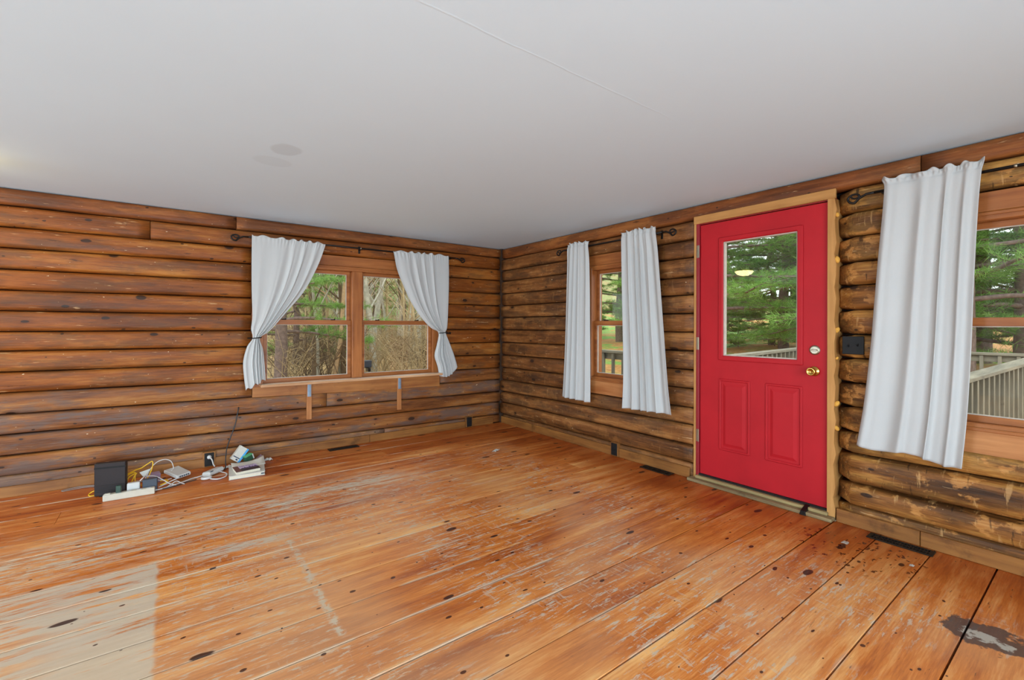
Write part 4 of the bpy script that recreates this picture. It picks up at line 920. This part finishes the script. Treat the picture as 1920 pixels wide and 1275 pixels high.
# ---- deck and railings
dk = MB().box(.22, 1.62, -4.1, 1.0, -.20, -.12).box(1.62, 5.6, -4.1, -1.75, -.20, -.12).build('deck', M_DECK['x']); tag(dk, 'weathered wooden deck outside the red door', 'deck', kind='structure')
for k in range(36):
    y = .98 - k * .142
    MB().box(.22, 1.62 if y > -1.75 else 5.6, y - .138, y, -.12, -.09).build('plank', M_DECK['x'], dk, bevel=.003)
def railing(P0, P1, zt0, zt1, n, label, h=.92):
    P0 = Vector((*P0, 0)); P1 = Vector((*P1, 0)); ux = (P1 - P0).normalized(); L = (P1 - P0).length
    rt = thing('deck_railing', (P0.x, P0.y, zt0 - h), label, 'railing', 'weathered deck railings')
    uy = Vector((-ux.y, ux.x, 0))
    def bar(s0, s1, o0, o1, za0, zb0, za1, zb1, nm, m):
        q0, q1 = P0 + ux * s0, P0 + ux * s1
        MB().hexa([tuple(q0 + uy * o0 + Vector((0, 0, za0))), tuple(q1 + uy * o0 + Vector((0, 0, za1))), tuple(q1 + uy * o1 + Vector((0, 0, za1))), tuple(q0 + uy * o1 + Vector((0, 0, za0))),
                   tuple(q0 + uy * o0 + Vector((0, 0, zb0))), tuple(q1 + uy * o0 + Vector((0, 0, zb1))), tuple(q1 + uy * o1 + Vector((0, 0, zb1))), tuple(q0 + uy * o1 + Vector((0, 0, zb0)))]).build(nm, m, rt, bevel=.003)
    ax = M_DECK['x'] if abs(ux.x) > .5 else M_DECK['y']
    bar(-.03, L + .03, -.07, .07, zt0 - .035, zt0, zt1 - .035, zt1, 'top_rail', ax)
    bar(0, L, -.02, .02, zt0 - .125, zt0 - .035, zt1 - .125, zt1 - .035, 'under_rail', ax)
    bar(0, L, -.02, .02, zt0 - h + .06, zt0 - h + .14, zt1 - h + .06, zt1 - h + .14, 'bottom_rail', ax)
    for k in range(n):
        s = L * (k + .5) / n; z = zt0 + (zt1 - zt0) * s / L
        bar(s - .019, s + .019, -.058, -.02, z - h + .03, z - .04, z - h + .03, z - .04, 'baluster', M_DECK['z'])
    for s in (.0, L - .09):
        z = zt0 + (zt1 - zt0) * s / L; bar(s, s + .09, .02, .11, z - h - .06, z - .036, z - h - .06, z - .036, 'post', M_DECK['z'])
railing((1.62, 1.0), (1.62, -1.85), .90, .90, 16, 'deck railing running parallel to the log wall outside the narrow window')
railing((1.66, -2.02), (5.6, -1.56), .90, .90, 20, 'deck railing leading away from the house outside the red door')
railing((1.5, -3.88), (4.6, -4.24), .755, .905, 21, 'sloping ramp railing with close balusters outside the wide window')
railing((5.62, -2.0), (5.62, -6.2), .895, .895, 24, 'far deck railing beyond the sloping ramp railing')
sr = thing('stair_stringer', (2.0, -.1, -.5), 'sloping grey stair board beyond the deck railing', 'stairs')
MB().hexa([(2.3, .75, .35), (2.3, .80, .35), (3.6, -.55, -.45), (3.6, -.60, -.45), (2.3, .75, .55), (2.3, .80, .55), (3.6, -.55, -.25), (3.6, -.60, -.25)]).build('board', M_DECK['x'], sr)
lgx, lgy = 4.5, 3.0
tag(MB().tube([(4.1, 4.6, gz(4.1, 4.6) + .12), (4.6, 2.4, gz(4.6, 2.4) + .14), (5.1, .2, gz(5.1, .2) + .12)], [.14, .16, .15], 10).build('fallen_log', M_BARKTAN, None, smooth=True), 'fallen log lying past the stair board', 'log')

# ---- trees
def limb(mb, p, d, L, r, rnd, seg=4, droop=0.0, wob=.25, sides=5, rend=.35):
    pts = [Vector(p)]; d = Vector(d).normalized(); dirs = [d.copy()]
    for k in range(seg):
        d = (d + Vector((rnd.uniform(-wob, wob), rnd.uniform(-wob, wob), rnd.uniform(-wob, wob) * .6 + droop)) * .5).normalized()
        pts.append(pts[-1] + d * (L / seg)); dirs.append(d.copy())
    mb.tube(pts, list(np.linspace(r, r * rend, seg + 1)), sides, caps=False)
    return pts, dirs
def needles(P, A, k, ln, wd, rs):
    n = len(P); P = np.repeat(np.array(P), k, 0); A = np.repeat(np.array(A), k, 0)
    D = A * .55 + rs.normal(size=(n * k, 3)) * .55; D[:, 2] += .12; D /= np.linalg.norm(D, axis=1, keepdims=True)
    S = np.cross(D, rs.normal(size=(n * k, 3))); S /= np.linalg.norm(S, axis=1, keepdims=True) + 1e-9
    B0 = P + rs.normal(size=P.shape) * .02; T = B0 + D * (ln * rs.uniform(.7, 1.25, (n * k, 1)))
    V = np.stack([B0 + S * wd, B0 - S * wd, T], 1).reshape(-1, 3)
    return V
def tri_mesh(name, V, mat):
    n = len(V) // 3; me = bpy.data.meshes.new(name); me.vertices.add(n * 3); me.vertices.foreach_set('co', V.astype(np.float32).ravel())
    me.loops.add(n * 3); me.loops.foreach_set('vertex_index', np.arange(n * 3, dtype=np.int32)); me.polygons.add(n)
    me.polygons.foreach_set('loop_start', np.arange(0, n * 3, 3, dtype=np.int32)); me.polygons.foreach_set('loop_total', np.full(n, 3, dtype=np.int32))
    me.update(); me.validate(); me.materials.append(mat); return me
def smooth_mesh(mb, name, mat):
    me = bpy.data.meshes.new(name); me.from_pydata(mb.v, [], mb.f); me.polygons.foreach_set('use_smooth', [True] * len(mb.f)); me.materials.append(mat); return me
def make_pine(seed, h, r, z0, nb, L, fol, k=9, ln=.17, wd=.0055, droop=-.05):
    rnd = random.Random(seed); rs = np.random.RandomState(seed); mb = MB()
    tp = [(rnd.uniform(-.06, .06) * i, rnd.uniform(-.06, .06) * i, h * i / 8 - .3) for i in range(9)]
    mb.tube(tp, list(np.linspace(r, r * .15, 9)), 10, caps=False)
    P = []; A = []
    for b in range(nb):
        t = (b + rnd.random()) / nb; z = z0 + (h - z0) * t ** 1.15; th = b * 2.4 + rnd.uniform(-.4, .4)
        ln_b = L * (1 - t) ** .75 * rnd.uniform(.7, 1.15) + .3
        pts, dirs = limb(mb, (0, 0, z), (math.cos(th), math.sin(th), rnd.uniform(-.12, .2)), ln_b, .045 * (1 - t) + .012, rnd, 6, droop, .3, 5, .25)
        for i in range(2, 7):
            nt_ = 4 if ln_b > 1.2 else 3
            for q in range(nt_):
                a = math.atan2(dirs[i].y, dirs[i].x) + rnd.choice((-1, 1)) * rnd.uniform(.3, 1.1); l2 = ln_b * rnd.uniform(.16, .34) * (1.15 - .1 * i)
                p2, d2 = limb(mb, pts[i] - dirs[i] * rnd.uniform(0, ln_b / 7), (math.cos(a), math.sin(a), rnd.uniform(-.15, .3)), l2, .010, rnd, 3, 0, .35, 3, .4)
                for s in range(1, 4):
                    for e in range(3):
                        P.append(tuple(p2[s] - d2[s] * (l2 / 3) * rnd.random() + Vector((rnd.uniform(-.05, .05), rnd.uniform(-.05, .05), rnd.uniform(-.03, .05))))); A.append(tuple(d2[s]))
    return smooth_mesh(mb, 'trunk', M_BARK), tri_mesh('foliage', needles(P, A, k, ln, wd, rs), fol)
def place(name, parts, x, y, rz, s, label, cat, group, dz=0.0):
    rt = thing(name, (x, y, gz(x, y) + dz), label, cat, group)
    rt.rotation_euler = (0, 0, rz); rt.scale = (s, s, s)
    for nm, me in parts:
        o = bpy.data.objects.new(nm, me); col.objects.link(o); o.parent = rt
    return rt
pineA = make_pine(1, 13, .20, 1.6, 46, 3.6, M_PINE)
pineB = make_pine(2, 15, .22, .9, 60, 3.4, M_PINED)
pineC = make_pine(5, 9, .13, .5, 44, 2.6, M_PINE, 9, .15, .005)
PT = {k: [('trunk', p[0]), ('foliage', p[1])] for k, p in (('A', pineA), ('B', pineB), ('C', pineC))}
rnd = random.Random(12)
GP = 'pines beyond the deck'
for (k, x, y, s, dz) in [('A', 9.2, 2.3, 1.0, .0), ('C', 15.5, 5.9, 1.1, 0), ('B', 17.0, 3.6, 1.0, 0), ('B', 20, 8.2, 1.1, 0), ('A', 22, 5.2, 1.1, 0), ('B', 24, 11.5, 1.15, 0), ('C', 19, 2.6, 1.0, 0), ('B', 27, 7.0, 1.1, 0), ('A', 26, 3.0, 1.1, 0), ('C', 21, 12.5, 1.2, 0), ('B', 30, 13, 1.2, 0), ('A', 14, 12.5, 1.0, 0), ('B', 19, 19, 1.1, 0), ('B', 23, 25, 1.2, 0), ('C', 17, 16.5, 1, 0), ('B', 16.2, 11.6, 1, 0), ('B', 15.2, 1.6, 1.0, 0), ('C', 18.6, 4.8, 1.2, 0)]:
    place('pine_tree', PT[k], x, y, rnd.random() * 6, s, {'A': 'tall bright green pine beyond the deck', 'B': 'tall dark pine at the back of the yard', 'C': 'young bright green pine at the yard edge'}[k], 'tree', GP, dz)
for (k, x, y, s) in [('A', 11.0, -3.6, 1.0), ('C', 9.2, -1.8, 1.0), ('C', 12.5, -5.6, 1.1), ('B', 17, -2.2, 1.1), ('A', 16, -.2, 1.0), ('B', 20, -5.0, 1.1), ('A', 8.6, -3.0, 1.0), ('B', 13.0, -2.4, 1.0), ('C', 14.5, -4.2, 1.3)]:
    place('pine_tree', PT[k], x, y, rnd.random() * 6, s, {'A': 'tall bright pine outside the wide window', 'B': 'tall dark pine behind the far railing', 'C': 'young pine with low boughs outside the wide window'}[k], 'tree', 'pines outside the wide window')
# northern side: one bough-heavy pine, dark ones on the slope
for (k, x, y, s, lab) in [('A', -1.15, 8.3, .85, 'pine with a thick grey trunk close outside the double window'), ('C', .35, 14.0, 1.0, 'young pine among the bare trees'), ('C', 8.8, 30, 1.3, 'dark pine on the wooded slope'), ('B', 4.5, 33, 1, 'dark pine on the wooded slope'), ('B', 11, 36, 1.1, 'dark pine on the wooded slope'), ('B', 15, 33, 1.1, 'dark pine on the wooded slope'), ('B', 1, 38, 1.1, 'dark pine on the wooded slope'), ('B', 8, 41, 1.1, 'dark pine on the wooded slope')]:
    place('pine_tree', PT[k], x, y, rnd.random() * 6, s, lab, 'tree', 'pines on the north side')
def make_bare(seed, h, r, mat, depth=3, spread=.9, first=.25):
    rnd = random.Random(seed); mb = MB()
    def rec(p, d, L, r, lev):
        pts, dirs = limb(mb, p, d, L, r, rnd, 5 if lev == 0 else 4, .06, .22 if lev == 0 else .4, 6 if lev == 0 else (4 if lev == 1 else 3), .3)
        if lev >= depth: return
        nbr = 9 if lev == 0 else 4
        for b in range(nbr):
            t = first + (1 - first) * (b + rnd.random()) / nbr if lev == 0 else rnd.uniform(.3, 1)
            i = min(int(t * (len(pts) - 1)), len(pts) - 2); q = pts[i].lerp(pts[i + 1], t * (len(pts) - 1) - i); th = rnd.random() * 6.28
            dd = (dirs[i] * .6 + Vector((math.cos(th), math.sin(th), rnd.uniform(-.1, .6))) * spread).normalized()
            rec(q, dd, L * rnd.uniform(.28, .5), r * (1 - .6 * t) * .45, lev + 1)
    rec((0, 0, -.2), (rnd.uniform(-.06, .06), rnd.uniform(-.06, .06), 1), h, r, 0)
    return smooth_mesh(mb, 'bare_tree', mat)
bare = [make_bare(21, 7.5, .075, M_TWIG), make_bare(22, 9, .11, M_BARKPALE), make_bare(23, 6.0, .05, M_TWIGP), make_bare(24, 8, .08, M_BARKTAN)]
blab = ['bare brown sapling in the woods', 'bare pale barked tree in the woods', 'bare straw coloured sapling in the woods', 'bare tan barked tree in the woods']
def bare_at(k, x, y, s, label=None):
    o = bpy.data.objects.new('bare_tree', bare[k]); col.objects.link(o); o.location = (x, y, gz(x, y)); o.rotation_euler = (0, 0, rnd.random() * 6); o.scale = (s,) * 3
    tag(o, label or (('tall ' if s > 1.03 else 'short ' if s < .86 else '') + blab[k] + (' up on the slope' if y > 22 else '')), 'tree', 'bare trees in the woods')
bare_at(1, 1.75, 9.3, 1.0, 'pale birch trunk close outside the double window'); bare_at(3, .45, 9.3, .9, 'tan broken trunk close outside the double window')
for k in range(58):
    y = 8.5 + 21 * rnd.random() ** 1.2; t = rnd.random(); x = (-1.9 + .16 * (y - 5)) + t * (3.3 + .42 * (y - 5)); x = -1.6 + (y - 5) * .17 + t * (3.2 + (y - 5) * .33)
    bare_at(rnd.choice((0, 0, 2, 2, 3, 1)), x, y, rnd.uniform(.7, 1.2))
for (x, y) in [(9, 9.8), (11.5, 13.5), (13, 15.2), (12.5, 10.5), (10.5, 8.6)]: bare_at(rnd.choice((0, 1, 3)), x, y, 1.1, 'bare tree beyond the lawn')
def make_brush(seed, mat):
    rnd = random.Random(seed); mb = MB()
    for k in range(26):
        th = rnd.random() * 6.28; q = (rnd.uniform(-.5, .5), rnd.uniform(-.5, .5), -.05)
        pts, dirs = limb(mb, q, (math.cos(th) * .5, math.sin(th) * .5, 1), rnd.uniform(.9, 1.9), .011, rnd, 5, -.10, .45, 3, .4)
        for j in (2, 3, 4, 4):
            t2 = rnd.random() * 6.28; limb(mb, pts[j], (math.cos(t2), math.sin(t2), .5), rnd.uniform(.25, .7), .006, rnd, 3, -.1, .5, 3, .4)
    return smooth_mesh(mb, 'brush', mat)
brush = [make_brush(31, M_TWIGP), make_brush(32, M_TWIG), make_brush(33, M_TWIGP)]
for k in range(70):
    y = 7.5 + 20 * rnd.random(); t = rnd.random(); x = -1.7 + (y - 5) * .15 + t * (3.4 + (y - 5) * .36)
    o = bpy.data.objects.new('brush', brush[k % 3]); col.objects.link(o); o.location = (x, y, gz(x, y)); o.rotation_euler = (0, 0, rnd.random() * 6); s = rnd.uniform(.7, 1.35); o.scale = (s, s, s)
    tag(o, ('tall ' if s > 1.13 else 'low ' if s < .92 else '') + ['arching pale', 'tangled brown', 'upright straw coloured'][k % 3] + ' brush in the woods', 'shrub', 'dry brush in the woods')
for (x, y, s) in [(15.2, 6.9, .9), (16.8, 5.4, 1.1), (18.0, 4.4, 1.0), (14.6, 8.3, .8)]:
    place('evergreen_shrub', PT['C'], x, y, rnd.random() * 6, .17 * s, 'low evergreen shrub at the yard edge', 'shrub', 'evergreen shrubs at the yard edge')

# floodlight on the outside of the double window
fl_ = thing('floodlight', (-1.70, .26, .74), 'small dark floodlight outside the double window', 'floodlight')
MB().box(-1.72, -1.625, .22, .30, .775, .855).build('housing', M_GREYP, fl_, bevel=.008)
MB().box(-1.755, -1.72, .235, .285, .795, .835).build('lens', M_STEEL, fl_, bevel=.006)
MB().box(-1.685, -1.655, .175, .26, .735, .775).build('bracket', M_BLACKM, fl_, bevel=.003)
print('objects', len(bpy.data.objects), 'tris', sum(len(m.polygons) for m in bpy.data.meshes))
